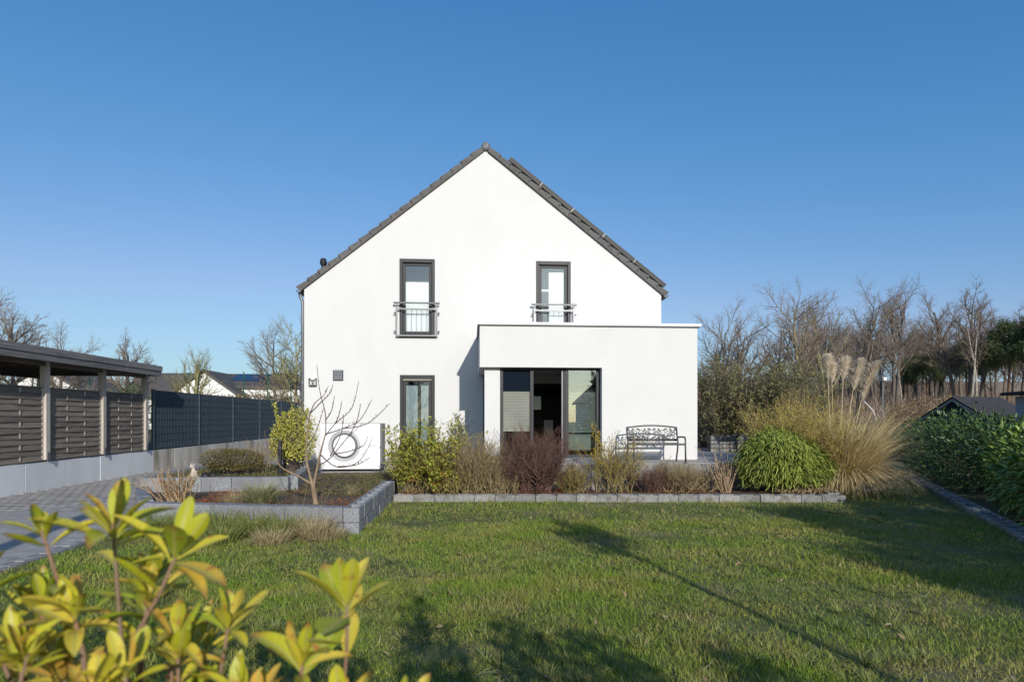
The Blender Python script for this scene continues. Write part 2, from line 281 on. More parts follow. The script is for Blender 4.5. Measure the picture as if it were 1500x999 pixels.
class MB:
    def __init__(s): s.v = []; s.f = []
    def add(s, vs, fs):
        k = len(s.v); s.v.extend(vs); s.f.extend([tuple(i + k for i in f) for f in fs]); return s
    def quad(s, a, b, c, d): return s.add([a, b, c, d], [(0, 1, 2, 3)])
    def box(s, x0, y0, z0, x1, y1, z1):
        return s.add([(x0, y0, z0), (x1, y0, z0), (x1, y1, z0), (x0, y1, z0), (x0, y0, z1), (x1, y0, z1), (x1, y1, z1), (x0, y1, z1)],
                     [(0, 3, 2, 1), (4, 5, 6, 7), (0, 1, 5, 4), (1, 2, 6, 5), (2, 3, 7, 6), (3, 0, 4, 7)])
    def prism(s, poly, axis, a, b):
        """poly: 2D points; extruded along axis from a to b. axis y: (x,z); axis z: (x,y); axis x: (y,z)"""
        n = len(poly)
        def P(p, t): return (p[0], t, p[1]) if axis == 'y' else ((p[0], p[1], t) if axis == 'z' else (t, p[0], p[1]))
        vs = [P(p, a) for p in poly] + [P(p, b) for p in poly]
        fs = [tuple(range(n)), tuple(range(2 * n - 1, n - 1, -1))] + [((i + 1) % n, i, n + i, n + (i + 1) % n) for i in range(n)]
        return s.add(vs, fs)
    def tube(s, pts, r, k=8, cap=True):
        pts = [Vector(p) for p in pts]; n = len(pts)
        rs = r if isinstance(r, (list, tuple)) else [r] * n
        t = (pts[1] - pts[0]).normalized()
        u = t.orthogonal().normalized()
        base = len(s.v)
        for i, p in enumerate(pts):
            if i == 0: d = pts[1] - pts[0]
            elif i == n - 1: d = pts[-1] - pts[-2]
            else: d = (pts[i + 1] - pts[i]).normalized() + (pts[i] - pts[i - 1]).normalized()
            if d.length < 1e-9: d = t
            d.normalize(); u = (u - d * u.dot(d)); u = u.normalized() if u.length > 1e-6 else d.orthogonal().normalized()
            w = d.cross(u)
            for j in range(k):
                a = 2 * math.pi * j / k
                q = p + (u * math.cos(a) + w * math.sin(a)) * rs[i]
                s.v.append((q.x, q.y, q.z))
        for i in range(n - 1):
            for j in range(k):
                s.f.append((base + i * k + j, base + i * k + (j + 1) % k, base + (i + 1) * k + (j + 1) % k, base + (i + 1) * k + j))
        if cap:
            s.f.append(tuple(base + j for j in range(k - 1, -1, -1)))
            s.f.append(tuple(base + (n - 1) * k + j for j in range(k)))
        return s
    def lathe(s, prof, c, axis='z', k=24):
        """prof: (radius, height) pairs round a vertical or y axis through c"""
        base = len(s.v); n = len(prof)
        for r, h in prof:
            for j in range(k):
                a = 2 * math.pi * j / k
                if axis == 'z': s.v.append((c[0] + r * math.cos(a), c[1] + r * math.sin(a), c[2] + h))
                else: s.v.append((c[0] + r * math.cos(a), c[1] + h, c[2] + r * math.sin(a)))
        for i in range(n - 1):
            for j in range(k):
                s.f.append((base + i * k + j, base + i * k + (j + 1) % k, base + (i + 1) * k + (j + 1) % k, base + (i + 1) * k + j))
        return s
    def mesh(s, name, smooth=False):
        me = bpy.data.meshes.new(name); me.from_pydata(s.v, [], s.f); me.update()
        bm = bmesh.new(); bm.from_mesh(me); bmesh.ops.recalc_face_normals(bm, faces=bm.faces); bm.to_mesh(me); bm.free()
        if smooth: me.polygons.foreach_set('use_smooth', [True] * len(me.polygons))
        return me
    def build(s, name, m, parent=None, smooth=False, bevel=0.0, world=True, kind=None):
        o = put(name, s.mesh(name, smooth), m, parent, world, kind)
        if bevel:
            b = o.modifiers.new('bevel', 'BEVEL'); b.width = bevel; b.segments = 2; b.limit_method = 'ANGLE'
        return o
def box(name, m, parent, x0, y0, z0, x1, y1, z1, bevel=0.0, world=True):
    return MB().box(x0, y0, z0, x1, y1, z1).build(name, m, parent, bevel=bevel, world=world)
def npmesh(name, V, F, smooth=False):
    """V (n,3), F (m,k) uniform polygons"""
    V = np.asarray(V, np.float32); F = np.asarray(F, np.int32)
    me = bpy.data.meshes.new(name); k = F.shape[1]
    me.vertices.add(len(V)); me.vertices.foreach_set('co', V.ravel())
    me.loops.add(F.size); me.loops.foreach_set('vertex_index', F.ravel())
    me.polygons.add(len(F)); me.polygons.foreach_set('loop_start', np.arange(0, F.size, k, dtype=np.int32))
    me.polygons.foreach_set('loop_total', np.full(len(F), k, np.int32))
    if smooth: me.polygons.foreach_set('use_smooth', np.ones(len(F), bool))
    me.update(calc_edges=True)
    return me
def unit(a): return a / np.maximum(np.linalg.norm(a, axis=1, keepdims=True), 1e-9)
def segmesh(name, segs, k):
    """segs: list of (x0,y0,z0,x1,y1,z1,r0,r1): open tapered tubes with k sides"""
    A = np.array(segs, np.float64); n = len(A)
    p, q = A[:, 0:3], A[:, 3:6]; d = unit(q - p)
    h = np.where(np.abs(d[:, 2:3]) < 0.9, np.array([[0, 0, 1.0]]), np.array([[1.0, 0, 0]]))
    u = unit(np.cross(d, h)); w = np.cross(d, u)
    a = 2 * np.pi * np.arange(k) / k
    ring = u[:, None, :] * np.cos(a)[None, :, None] + w[:, None, :] * np.sin(a)[None, :, None]
    V = np.concatenate([p[:, None, :] + ring * A[:, 6][:, None, None], q[:, None, :] + ring * A[:, 7][:, None, None]], axis=1).reshape(-1, 3)
    j = np.arange(k); base = (np.arange(n) * 2 * k)[:, None]
    F = np.stack([base + j, base + (j + 1) % k, base + k + (j + 1) % k, base + k + j], axis=2).reshape(-1, 4)
    return npmesh(name, V, F, smooth=True)
def leafmesh(name, pos, d, up, ln, wd, fold=0.25):
    """rounded pointed leaves folded along the midrib"""
    pos, d, up = np.asarray(pos), unit(np.asarray(d)), np.asarray(up)
    s = unit(np.cross(d, up)); nn = np.cross(s, d)
    ln = np.asarray(ln)[:, None]; wd = np.asarray(wd)[:, None] * 0.5
    lift = nn * wd * fold
    b = pos; t = pos + d * ln - nn * ln * 0.12
    l1 = pos + d * ln * 0.32 + s * wd * 0.92 + lift; r1 = pos + d * ln * 0.32 - s * wd * 0.92 + lift
    l2 = pos + d * ln * 0.70 + s * wd * 0.75 + lift * 0.6; r2 = pos + d * ln * 0.70 - s * wd * 0.75 + lift * 0.6
    V = np.stack([b, l1, l2, t, r2, r1], axis=1).reshape(-1, 3); n = len(b)
    o = (np.arange(n) * 6)[:, None]
    F = np.concatenate([o + np.array([[0, 1, 2, 3]]), o + np.array([[0, 3, 4, 5]])], axis=0)
    return npmesh(name, V, F)
def blademesh(name, base, az, ln, wd, th0, th1, n=3, twist=None):
    """arching ribbons: leave the base at angle th0 from the vertical and bend to th0+th1"""
    base = np.asarray(base); N = len(base)
    hx, hy = np.cos(az), np.sin(az)
    fa = az + np.pi / 2 + (rs(N).normal(0, 0.75, N) if twist is None else twist)
    sx, sy = np.cos(fa), np.sin(fa)
    p = base.copy(); rows = []
    for j in range(n + 1):
        t = j / n; w = wd * 0.5 * (1 - t ** 1.7) * (0.75 + 0.5 * t) + 0.0004
        s = np.stack([sx * w, sy * w, np.zeros(N)], axis=1)
        rows.append(p - s); rows.append(p + s)
        th = th0 + th1 * (t + 0.5 / n)
        st = ln / n
        p = p + np.stack([hx * np.sin(th) * st, hy * np.sin(th) * st, np.cos(th) * st], axis=1)
    V = np.stack(rows, axis=1).reshape(-1, 3); m = 2 * (n + 1)
    o = (np.arange(N) * m)[:, None]
    F = np.concatenate([o + np.array([[2 * j, 2 * j + 1, 2 * j + 3, 2 * j + 2]]) for j in range(n)], axis=0)
    return npmesh(name, V, F)
def vadd(a, b, s=1.0): return (a[0] + b[0] * s, a[1] + b[1] * s, a[2] + b[2] * s)
def vn(a):
    l = math.sqrt(a[0] * a[0] + a[1] * a[1] + a[2] * a[2]) or 1e-9
    return (a[0] / l, a[1] / l, a[2] / l)
def cross(a, b): return (a[1] * b[2] - a[2] * b[1], a[2] * b[0] - a[0] * b[2], a[0] * b[1] - a[1] * b[0])
def grow(rng, out, p, d, L, r, lvl, P):
    """recursive branching; out[lvl] collects segments; P holds per-level lists"""
    n = P['n'][lvl]; st = L / n; wob = P['wob'][lvl]; up = P['up'][lvl]
    last = lvl == len(P['n']) - 1
    nodes = [(p, d, r)]
    tip = P.get('tip', 0.35)
    for i in range(n):
        d = vn((d[0] + rng.uniform(-wob, wob), d[1] + rng.uniform(-wob, wob), d[2] + rng.uniform(-wob, wob) + up))
        q = vadd(p, d, st); r1 = r + (r * (tip if not last else 0.3) - r) * (i + 1) / n
        out[lvl].append((*p, *vadd(q, d, st * 0.04), nodes[-1][2], r1))
        p = q; nodes.append((p, d, r1))
    if last: return
    nc = P['c'][lvl]; nc = nc if isinstance(nc, int) else rng.randint(*nc)
    t0 = P['t0'][lvl]
    for k in range(nc):
        t = t0 + (1 - t0) * (k + rng.random()) / nc
        x = t * n; i = min(n - 1, int(x)); f = x - i
        a, b = nodes[i], nodes[i + 1]
        q = (a[0][0] + (b[0][0] - a[0][0]) * f, a[0][1] + (b[0][1] - a[0][1]) * f, a[0][2] + (b[0][2] - a[0][2]) * f)
        dd = b[1]; rr = a[2] + (b[2] - a[2]) * f
        ang = P['a'][lvl] * rng.uniform(0.7, 1.3)
        az = rng.uniform(0, 2 * math.pi) if not P.get('spiral') else k * 2.4 + rng.uniform(-.5, .5)
        u = vn(cross(dd, (0.0, 0.0, 1.0) if abs(dd[2]) < 0.95 else (1.0, 0.0, 0.0))); w = cross(dd, u)
        ca, sa = math.cos(ang), math.sin(ang)
        nd = vn(tuple(dd[m] * ca + (u[m] * math.cos(az) + w[m] * math.sin(az)) * sa for m in range(3)))
        ll = L * P['l'][lvl] * rng.uniform(0.7, 1.2) * (1 - P.get('fall', 0.45) * (t - t0) / (1 - t0 + 1e-6))
        grow(rng, out, q, nd, ll, min(rr * 0.75, r * P['r'][lvl]), lvl + 1, P)
def copy_thing(root, loc, rz=0.0, sc=(1, 1, 1), label=None, group=None):
    r = root.copy(); C.objects.link(r); r.location = loc; r.rotation_euler = (0, 0, rz); r.scale = sc
    if label: r['label'] = label
    if group: r['group'] = group
    for ch in list(root.children):
        c = ch.copy(); C.objects.link(c); c.parent = r
        for g in list(ch.children):
            e = g.copy(); C.objects.link(e); e.parent = c
    return r
rs = np.random.RandomState

# ------------------------------------------------------------------ ground, hill, lawn, drive, beds
def sstep(a, b, x):
    t = np.clip((x - a) / (b - a), 0, 1); return t * t * (3 - 2 * t)
def gz(x, y):
    x = np.asarray(x, float); y = np.asarray(y, float)
    right = sstep(4, 16, x)
    return -0.05 + right * (2.3 * sstep(18, 58, y) + 6.0 * sstep(62, 105, y)) + (1 - right) * 0.4 * sstep(40, 90, y)
def sheet(name, m, x0, x1, y0, y1, nx, ny, fn, dz=0.0):
    xs = np.linspace(x0, x1, nx + 1); ys = np.linspace(y0, y1, ny + 1)
    X, Yy = np.meshgrid(xs, ys); Z = fn(X, Yy) + dz
    V = np.stack([X, Yy, Z], axis=2).reshape(-1, 3)
    i = np.arange(ny)[:, None] * (nx + 1) + np.arange(nx)[None, :]
    F = np.stack([i, i + 1, i + nx + 2, i + nx + 1], axis=2).reshape(-1, 4)
    return put(name, npmesh(name, V, F, True), m)
g = sheet('ground', groundm, -400, 400, -200, 600, 200, 200, gz); tag(g, kind='structure')
g = sheet('hill', hillm, 14, 150, 40, 130, 68, 45, gz, 0.03); tag(g, kind='structure')
g = MB().box(-90, 4, -0.04, -9.87, 120, 0.60).build('terrace_ground', groundm); tag(g, kind='structure')
# lawn sheet with very small undulation
HE0, HE1 = (11.97, 15.72), (5.55, 4.2)       # hedge edging line
lawn_poly = [(-5.05, -2.0), (2.3, -2.0), (5.55, 4.2), (11.97, 15.72), (7.5, 16.0), (7.34, 11.45), (-1.58, 12.1), (-1.58, 8.66), (-4.98, 9.40)]
def inpoly(x, y, poly):
    c = np.zeros(len(x), bool); n = len(poly)
    for i in range(n):
        x0, y0 = poly[i]; x1, y1 = poly[(i + 1) % n]
        if y0 == y1: continue
        c ^= ((y0 > y) != (y1 > y)) & (x < (x1 - x0) * (y - y0) / (y1 - y0) + x0)
    return c
g = MB().prism(lawn_poly, 'z', -0.20, 0.0).build('lawn', lawnm); tag(g, kind='structure')
# driveway: bed of joint sand with pavers on it
djoint = mat('drive_joint', (0.215, 0.203, 0.192), (0.285, 0.27, 0.256), scale=20, rough=1.0)
drive = box('driveway', djoint, None, -9.75, 4.0, -0.06, -5.10, 40, -0.008); tag(drive, kind='structure')
pm = MB().box(-0.0985, -0.0985, 0, 0.0985, 0.0985, 0.010).mesh('paver'); pm.materials.append(paver)
r_ = random.Random(4)
near = []; rest = []
for i in range(23):
    for j in range(170):
        x = -9.65 + i * 0.2 + (0.1 if j % 2 else 0); y = 7.0 + j * 0.2
        near.append((x, y))
near.sort(key=lambda p: math.hypot(*p))
vis = [p for p in near if p[1] > 6.2 and p[0] < -5.21 and not (p[0] > -9.8 and p[0] / p[1] < -0.80)]
for x, y in vis[:300]:
    o = put('paver', pm, None, drive); o.location = (x, y, -0.006 + r_.uniform(-0.0015, 0.0015)); o.rotation_euler = (r_.uniform(-.006, .006), r_.uniform(-.006, .006), 0)
A = np.array(vis[300:]); n = len(A); h = 0.0994
zt = 0.004 + rs(1).uniform(-0.0008, 0.0008, n)
V = np.stack([np.stack([A[:, 0] + a * h, A[:, 1] + b * h, zt - c], axis=1) for c in (0, 0.012) for a, b in ((-1, -1), (1, -1), (1, 1), (-1, 1))], axis=1).reshape(-1, 3)
b8 = (np.arange(n) * 8)[:, None]
F = np.concatenate([b8 + np.array([f]) for f in ((0, 1, 2, 3), (0, 4, 5, 1), (1, 5, 6, 2), (2, 6, 7, 3), (3, 7, 4, 0))])
put('pavers', npmesh('pavers', V, F), paver, drive, kind='stuff')
edge_kerb = thing('drive_edging', (-5.07, 7, 0), 'narrow grey edging stones between driveway and lawn', 'kerb')
for i in range(12):
    box('edging_stone', granited, edge_kerb, -5.11, 3.0 + i * 0.5, -0.1, -5.04, 3.493 + i * 0.5, 0.012, 0.004)

# beds: soil sheets
def soilsheet(name, poly, z, seed):
    xs = [p[0] for p in poly]; ys = [p[1] for p in poly]
    bm = bmesh.new()
    f = bm.faces.new([bm.verts.new((p[0], p[1], z)) for p in poly])
    bmesh.ops.triangulate(bm, faces=bm.faces)
    for _ in range(4): bmesh.ops.subdivide_edges(bm, edges=bm.edges[:], cuts=1, use_grid_fill=True)
    rr = random.Random(seed)
    for v in bm.verts: v.co.z += rr.uniform(-0.012, 0.014)
    me = bpy.data.meshes.new(name); bm.to_mesh(me); bm.free()
    o = put(name, me, soil); tag(o, kind='structure'); return o
soilsheet('bed_soil_lower', [(-4.9, 9.55), (-1.75, 8.85), (-1.75, 13.2), (-1.75, 15.3), (-3.65, 15.3), (-3.3, 11.8), (-6.0, 11.8)], 0.27, 1)
soilsheet('bed_soil_upper', [(-6.05, 11.85), (-3.45, 11.85), (-3.75, 15.2), (-6.1, 16.3)], 0.46, 2)
soilsheet('bed_soil_front', [(-1.5, 12.15), (7.25, 11.45), (8.0, 13.2), (7.9, 14.2), (7.0, 14.2), (6.9, 12.75), (-1.5, 12.75)], 0.10, 3)
g = box('house_forecourt', joint, None, -4.4, 15.32, -0.05, -1.46, 16.39, 0.262); tag(g, kind='structure')

# ------------------------------------------------------------------ stone walls and kerbs
def stone_run(root, name, a, b, z0, z1, length, width, m, gap=0.006, bev=0.012, seed=0, hole=False, offset=0.0, inset_end=0.0):
    """blocks laid end to end from a to b"""
    rr = random.Random(seed)
    a = Vector((a[0], a[1], 0)); b = Vector((b[0], b[1], 0)); d = b - a; L = d.length; d.normalize(); nrm = Vector((-d.y, d.x, 0))
    cuts = [0.0]; t = offset if offset > 0 else length
    while t < L - 0.08: cuts.append(t); t += length
    cuts.append(L)
    ang = math.atan2(d.y, d.x)
    for i in range(len(cuts) - 1):
        l = cuts[i + 1] - cuts[i] - gap
        mb = MB(); hw = width / 2; hl = l / 2; hz = z1 - z0
        if hole:
            ix, iy, dp = hl - 0.055, hw - 0.05, 0.05
            vs = [(-hl, -hw, 0), (hl, -hw, 0), (hl, hw, 0), (-hl, hw, 0), (-hl, -hw, hz), (hl, -hw, hz), (hl, hw, hz), (-hl, hw, hz),
                  (-ix, -iy, hz), (ix, -iy, hz), (ix, iy, hz), (-ix, iy, hz), (-ix, -iy, hz - dp), (ix, -iy, hz - dp), (ix, iy, hz - dp), (-ix, iy, hz - dp)]
            fs = [(0, 3, 2, 1), (0, 1, 5, 4), (1, 2, 6, 5), (2, 3, 7, 6), (3, 0, 4, 7), (4, 5, 9, 8), (5, 6, 10, 9), (6, 7, 11, 10), (7, 4, 8, 11),
                  (8, 9, 13, 12), (9, 10, 14, 13), (10, 11, 15, 14), (11, 8, 12, 15), (12, 13, 14, 15)]
            mb.add(vs, fs)
        else: mb.box(-hl, -hw, 0, hl, hw, hz)
        me = mb.mesh(name); me.materials.append(m)
        o = put(name, me, None, root, world=True)
        c = a + d * (cuts[i] + cuts[i + 1]) / 2
        o.location = (c.x + rr.uniform(-.004, .004), c.y + rr.uniform(-.006, .006), z0 + rr.uniform(-.003, .003))
        o.rotation_euler = (rr.uniform(-.008, .008), rr.uniform(-.008, .008), ang + rr.uniform(-.008, .008))
        bv = o.modifiers.new('bevel', 'BEVEL'); bv.width = bev; bv.segments = 2; bv.limit_method = 'ANGLE'
        if hole:
            cm = MB().box(-ix + .001, -iy + .001, 0, ix - .001, iy - .001, 0.012).mesh('infill'); cm.materials.append(hollow)
            q = put('infill', cm, None, o, world=False); q.location = (0, 0, hz - dp + 0.002)
bw = thing('raised_bed_wall', (-3.2, 9.1, 0), 'two-course grey granite block wall enclosing the raised bed with the bare young tree', 'garden wall')
stone_run(bw, 'block', (-4.98, 9.50), (-1.80, 8.77), -0.05, 0.165, 1.20, 0.20, granite, seed=1, offset=0.6)
stone_run(bw, 'block', (-5.00, 9.50), (-1.80, 8.77), 0.17, 0.375, 1.20, 0.21, granite, seed=2)
stone_run(bw, 'block', (-1.69, 8.64), (-1.66, 12.35), -0.05, 0.165, 0.40, 0.22, granite, seed=3, offset=0.2)
stone_run(bw, 'block', (-1.69, 8.64), (-1.66, 12.35), 0.17, 0.375, 0.40, 0.225, granite, seed=4, hole=True, offset=0.40)
stone_run(bw, 'block', (-5.02, 9.66), (-6.10, 11.60), -0.05, 0.375, 0.60, 0.20, granite, seed=5)
uw = thing('terrace_wall', (-4.7, 11.7, 0), 'low grey granite wall holding the upper planting terrace behind the raised bed', 'garden wall')
stone_run(uw, 'block', (-6.15, 11.72), (-3.45, 11.72), 0.20, 0.53, 0.55, 0.18, granite, seed=6)
stone_run(uw, 'block', (-3.42, 11.84), (-3.72, 13.6), 0.20, 0.53, 0.45, 0.18, granite, seed=7)
stone_run(uw, 'block', (-3.72, 13.62), (-3.85, 15.0), 0.22, 0.66, 0.45, 0.18, granite, seed=8)
stone_run(uw, 'block', (-6.2, 11.85), (-6.2, 16.2), 0.0, 0.53, 0.60, 0.16, granite, seed=9)
kb = thing('bed_kerb', (2.9, 11.7, 0), 'row of weathered grey kerb stones edging the shrub bed along the lawn', 'kerb')
stone_run(kb, 'kerb_stone', (-1.52, 12.05), (7.32, 11.38), -0.06, 0.135, 0.40, 0.22, granited, seed=10, hole=True, bev=0.010)
stone_run(kb, 'kerb_stone', (7.22, 11.51), (7.75, 13.2), -0.06, 0.15, 0.40, 0.22, granited, seed=11, hole=True, bev=0.010)
rw = thing('patio_retaining_wall', (3, 12.8, 0), 'two-course grey stone retaining wall along the front of the patio', 'retaining wall')
stone_run(rw, 'block', (-1.50, 12.86), (6.95, 12.86), 0.02, 0.335, 0.50, 0.20, granite, seed=12)
stone_run(rw, 'block', (-1.50, 12.86), (6.95, 12.86), 0.34, 0.648, 0.50, 0.20, granite, seed=13, offset=0.25)
hk = thing('hedge_edging', (9, 10.3, 0), 'line of hollow dark grey planter stones between the lawn and the laurel hedge', 'kerb')
stone_run(hk, 'planter_stone', (12.02, 15.70), (5.62, 4.2), -0.08, 0.085, 0.34, 0.28, granited, seed=14, hole=True, bev=0.012)

# patio slabs
patio = box('patio', joint, None, -1.45, 12.76, 0.0, 9.0, 20.0, 0.655); tag(patio, kind='structure')
sm_ = MB().box(-0.297, -0.197, 0, 0.297, 0.197, 0.018).mesh('slab'); sm_.materials.append(slab)
for i in range(16):
    for j in range(12):
        x = -1.10 + i * 0.6 + (0.3 if j % 2 else 0); y = 12.97 + j * 0.4
        if 0.3 < x < 5.4 and y > 14.25: continue
        if y > 16.3 and x < 5.5: continue
        if x > 8.75: continue
        o = put('slab', sm_, None, patio); o.location = (x, y, 0.652 + r_.uniform(-.001, .001))

# ------------------------------------------------------------------ the house
YM, YE = 16.40, 13.85
XL, XR, XA = -4.45, 5.28, 0.40
ZE, ZA, ZB = 5.08, 8.93, 0.28
house = thing('house', (0.4, 16.4, 0.0), 'white rendered gabled house with dark tiled roof and flat-roofed extension', 'house')
sl = (ZA - ZE) / (XA - XL)
def gable_z(x): return ZA - abs(x - XA) * sl * (1.0 if x < XA else (XA - XL) / (XR - XA))
holes = [(-1.93, 3.86, -0.98, 5.95), (1.78, 3.86, 2.74, 5.95), (-1.92, 0.62, -0.98, 2.81)]
def main_wall():
    mb = MB(); rd = 0.14
    # front opening into the extension room
    hs = holes + [(0.72, 0.70, 5.0, 2.60)]
    xs = sorted({XL, XR, XA} | {h[0] for h in hs} | {h[2] for h in hs})
    for x0, x1 in zip(xs, xs[1:]):
        iv = sorted([(h[1], h[3]) for h in hs if h[0] <= x0 + 1e-6 and h[2] >= x1 - 1e-6])
        z = ZB
        for a, b in iv:
            if a > z: mb.quad((x0, YM, z), (x1, YM, z), (x1, YM, a), (x0, YM, a))
            z = b
        mb.quad((x0, YM, z), (x1, YM, z), (x1, YM, gable_z(x1)), (x0, YM, gable_z(x0)))
    for (x0, z0, x1, z1) in hs:
        y2 = YM + rd if x1 < 3 else YM + 0.3
        mb.quad((x0, YM, z0), (x0, y2, z0), (x0, y2, z1), (x0, YM, z1)); mb.quad((x1, YM, z0), (x1, YM, z1), (x1, y2, z1), (x1, y2, z0))
        mb.quad((x0, YM, z1), (x0, y2, z1), (x1, y2, z1), (x1, YM, z1)); mb.quad((x0, YM, z0), (x1, YM, z0), (x1, y2, z0), (x0, y2, z0))
    YB = 27.0
    mb.quad((XL, YM, ZB), (XL, YM, ZE), (XL, YB, ZE), (XL, YB, ZB)); mb.quad((XR, YM, ZB), (XR, YB, ZB), (XR, YB, ZE), (XR, YM, ZE))
    # back wall with a window opening, seen through the open patio door
    wx0, wx1, wz0, wz1 = 1.95, 3.15, 2.02, 2.62
    for q in ((XL, ZB, wx0, ZE), (wx1, ZB, XR, ZE), (wx0, ZB, wx1, wz0), (wx0, wz1, wx1, ZE)):
        mb.quad((q[0], YB, q[1]), (q[2], YB, q[1]), (q[2], YB, q[3]), (q[0], YB, q[3]))
    mb.add([(XL, YB, ZE), (XR, YB, ZE), (XA, YB, ZA)], [(0, 1, 2)])
    return mb
me = bpy.data.meshes.new('wall'); t_ = main_wall(); me.from_pydata(t_.v, [], t_.f); me.update(); put('wall', me, stucco, house)
box('plinth', plinth_m, house, XL + 0.01, YM - 0.012, 0.0, 0.25, YM + 0.02, 0.55)
# interior: floors, ceiling, partition
box('floor', inf, house, -4.4, 16.56, 0.60, 5.25, 26.9, 0.70); box('floor', inf, house, 0.40, 14.14, 0.662, 5.0, 16.555, 0.701)
box('ceiling', inw, house, -4.4, 16.42, 2.66, 5.25, 26.9, 3.30)
box('partition', inw, house, -0.6, 16.56, 0.70, -0.5, 26.9, 2.66)
box('partition', inw, house, 3.45, 18.9, 0.70, 5.2, 19.0, 2.66)
box('upper_partition', blindw, house, -2.6, 17.6, 3.31, 3.4, 17.65, 6.2)
tb = thing('dining_table', (1.9, 18.3, 0.70), 'dark dining table inside the room behind the open patio door', 'table')
box('tabletop', inf2, tb, 0.9, 17.7, 1.41, 2.9, 18.7, 1.45, 0.01)
for x in (1.0, 2.8):
    for y in (17.8, 18.6): box('leg', inf2, tb, x - .04, y - .04, 0.70, x + .04, y + .04, 1.41)
for i, (x, y) in enumerate(((1.4, 17.35), (2.3, 17.35))):
    ch = thing('dining_chair', (x, y, 0.70), 'dark dining chair at the table inside the patio door', 'chair', 'dining chairs inside the patio door')
    box('seat', inf2, ch, x - .22, y - .2, 1.13, x + .22, y + .22, 1.18, 0.01); box('backrest', inf2, ch, x - .22, y - .25, 1.18, x + .22, y - .205, 1.62, 0.01)
    for a in (-.18, .18):
        for b in (-.17, .18): box('leg', inf2, ch, x + a - .02, y + b - .02, 0.70, x + a + .02, y + b + .02, 1.13)

# roof: sawtooth course profile, verge tiles, ridge, gutters
roof = thing('x', (0, 0, 0), None, None); bpy.data.objects.remove(roof)
def slope_frame(side):
    if side < 0: a = Vector((XL, 0, ZE)); b = Vector((XA, 0, ZA))
    else: a = Vector((XR, 0, ZE)); b = Vector((XA, 0, ZA))
    d = (b - a); L = d.length; d.normalize(); nrm = Vector((-d.z, 0, d.x)) if d.x > 0 else Vector((d.z, 0, -d.x))
    return a, d, nrm, L
def sp(fr, s, n): p = fr[0] + fr[1] * s + fr[2] * n; return (p.x, p.z)
roof_mb = MB(); NT = 18
for side in (-1, 1):
    fr = slope_frame(side); L = fr[3]; ov = 0.11; step = (L + ov - 0.06) / NT
    prof = []
    for i in range(NT):
        s0 = -ov + i * step
        prof += [sp(fr, s0, 0.165), sp(fr, s0 + step, 0.115)]
    prof += [sp(fr, L + 0.02, 0.115), sp(fr, L, 0.02), sp(fr, -ov, 0.02)]
    roof_mb.prism(prof, 'y', YM + 0.26, 27.15)
roof = roof_mb.build('roof', tilem, house)
for side in (-1, 1):
    fr = slope_frame(side); L = fr[3]; ov = 0.11; step = (L + ov - 0.06) / NT
    for i in range(NT):
        s0 = -ov + i * step
        pr = [sp(fr, s0 - 0.012, 0.004), sp(fr, s0 + step - 0.006, 0.004), sp(fr, s0 + step + 0.03, 0.122), sp(fr, s0 - 0.012, 0.168)]
        MB().prism(pr, 'y', YM - 0.075, YM + 0.255).build('verge_tile', tilem, roof, bevel=0.006)
MB().lathe([(0.0, -0.105), (0.07, -0.098), (0.105, -0.08), (0.118, -0.05), (0.118, 10.7), (0.0, 10.7)], (XA, YM + 0.0, ZA + 0.10), 'y', 20).build('ridge_cap', ridgem, roof, smooth=False)
for x, sg in ((XL, -1), (XR, 1)):
    prof = [(x + sg * 0.13 + 0.07 * math.cos(a), ZE - 0.03 + 0.07 * math.sin(a)) for a in [math.pi + k * math.pi / 8 for k in range(9)]]
    prof += [(x + sg * 0.13 + 0.06 * math.cos(a), ZE - 0.03 + 0.06 * math.sin(a)) for a in [2 * math.pi - k * math.pi / 8 for k in range(9)]]
    MB().prism(prof, 'y', YM - 0.09, 27.1).build('gutter', zinc, house)
    py_ = YM + (0.06 if sg < 0 else 1.1)
    MB().tube([(x + sg * 0.13, py_, ZE - 0.09), (x + sg * 0.12, py_, ZE - 0.18), (x + sg * 0.055, py_, ZE - 0.32), (x + sg * 0.055, py_, 0.1)], 0.042, 10).build('downpipe', zinc, house, smooth=True)
    for z in ((4.2, 2.6, 1.2) if sg < 0 else (4.4,)):
        MB().tube([(x + sg * 0.055, py_, z - .02), (x + sg * 0.055, py_, z + .02)], 0.050, 10).build('pipe_clip', zinc, house)
MB().lathe([(0, 0), (0.06, 0), (0.06, 0.90), (0.095, 0.93), (0.105, 1.0), (0.075, 1.10), (0.0, 1.13)], (-4.33, 18.0, 5.22), 'z', 16).build('vent_pipe', black, house, smooth=False)
# solar panels on the right slope
fr = slope_frame(1); L = fr[3]
for i in range(5):
    s0 = L - 0.62 - (i + 1) * 1.105; s1 = s0 + 1.075
    p = MB().prism([sp(fr, s0, 0.285), sp(fr, s1, 0.285), sp(fr, s1, 0.30), sp(fr, s0, 0.30)], 'y', YM + 0.04, YM + 1.78).build('solar_panel', solar_m, house)
    fm = MB(); fm.prism([sp(fr, s0 - .012, 0.205), sp(fr, s1 + .012, 0.205), sp(fr, s1 + .012, 0.318), sp(fr, s0 - .012, 0.318)], 'y', YM + 0.0, YM + 0.038)
    fm.build('panel_frame', solar_f, p)
    if i < 4:
        MB().prism([sp(fr, s0 - .022, 0.19), sp(fr, s0 - .010, 0.19), sp(fr, s0 - .010, 0.322), sp(fr, s0 - .022, 0.322)], 'y', YM - 0.012, YM + 1.8).build('clamp_rail', steel, p)
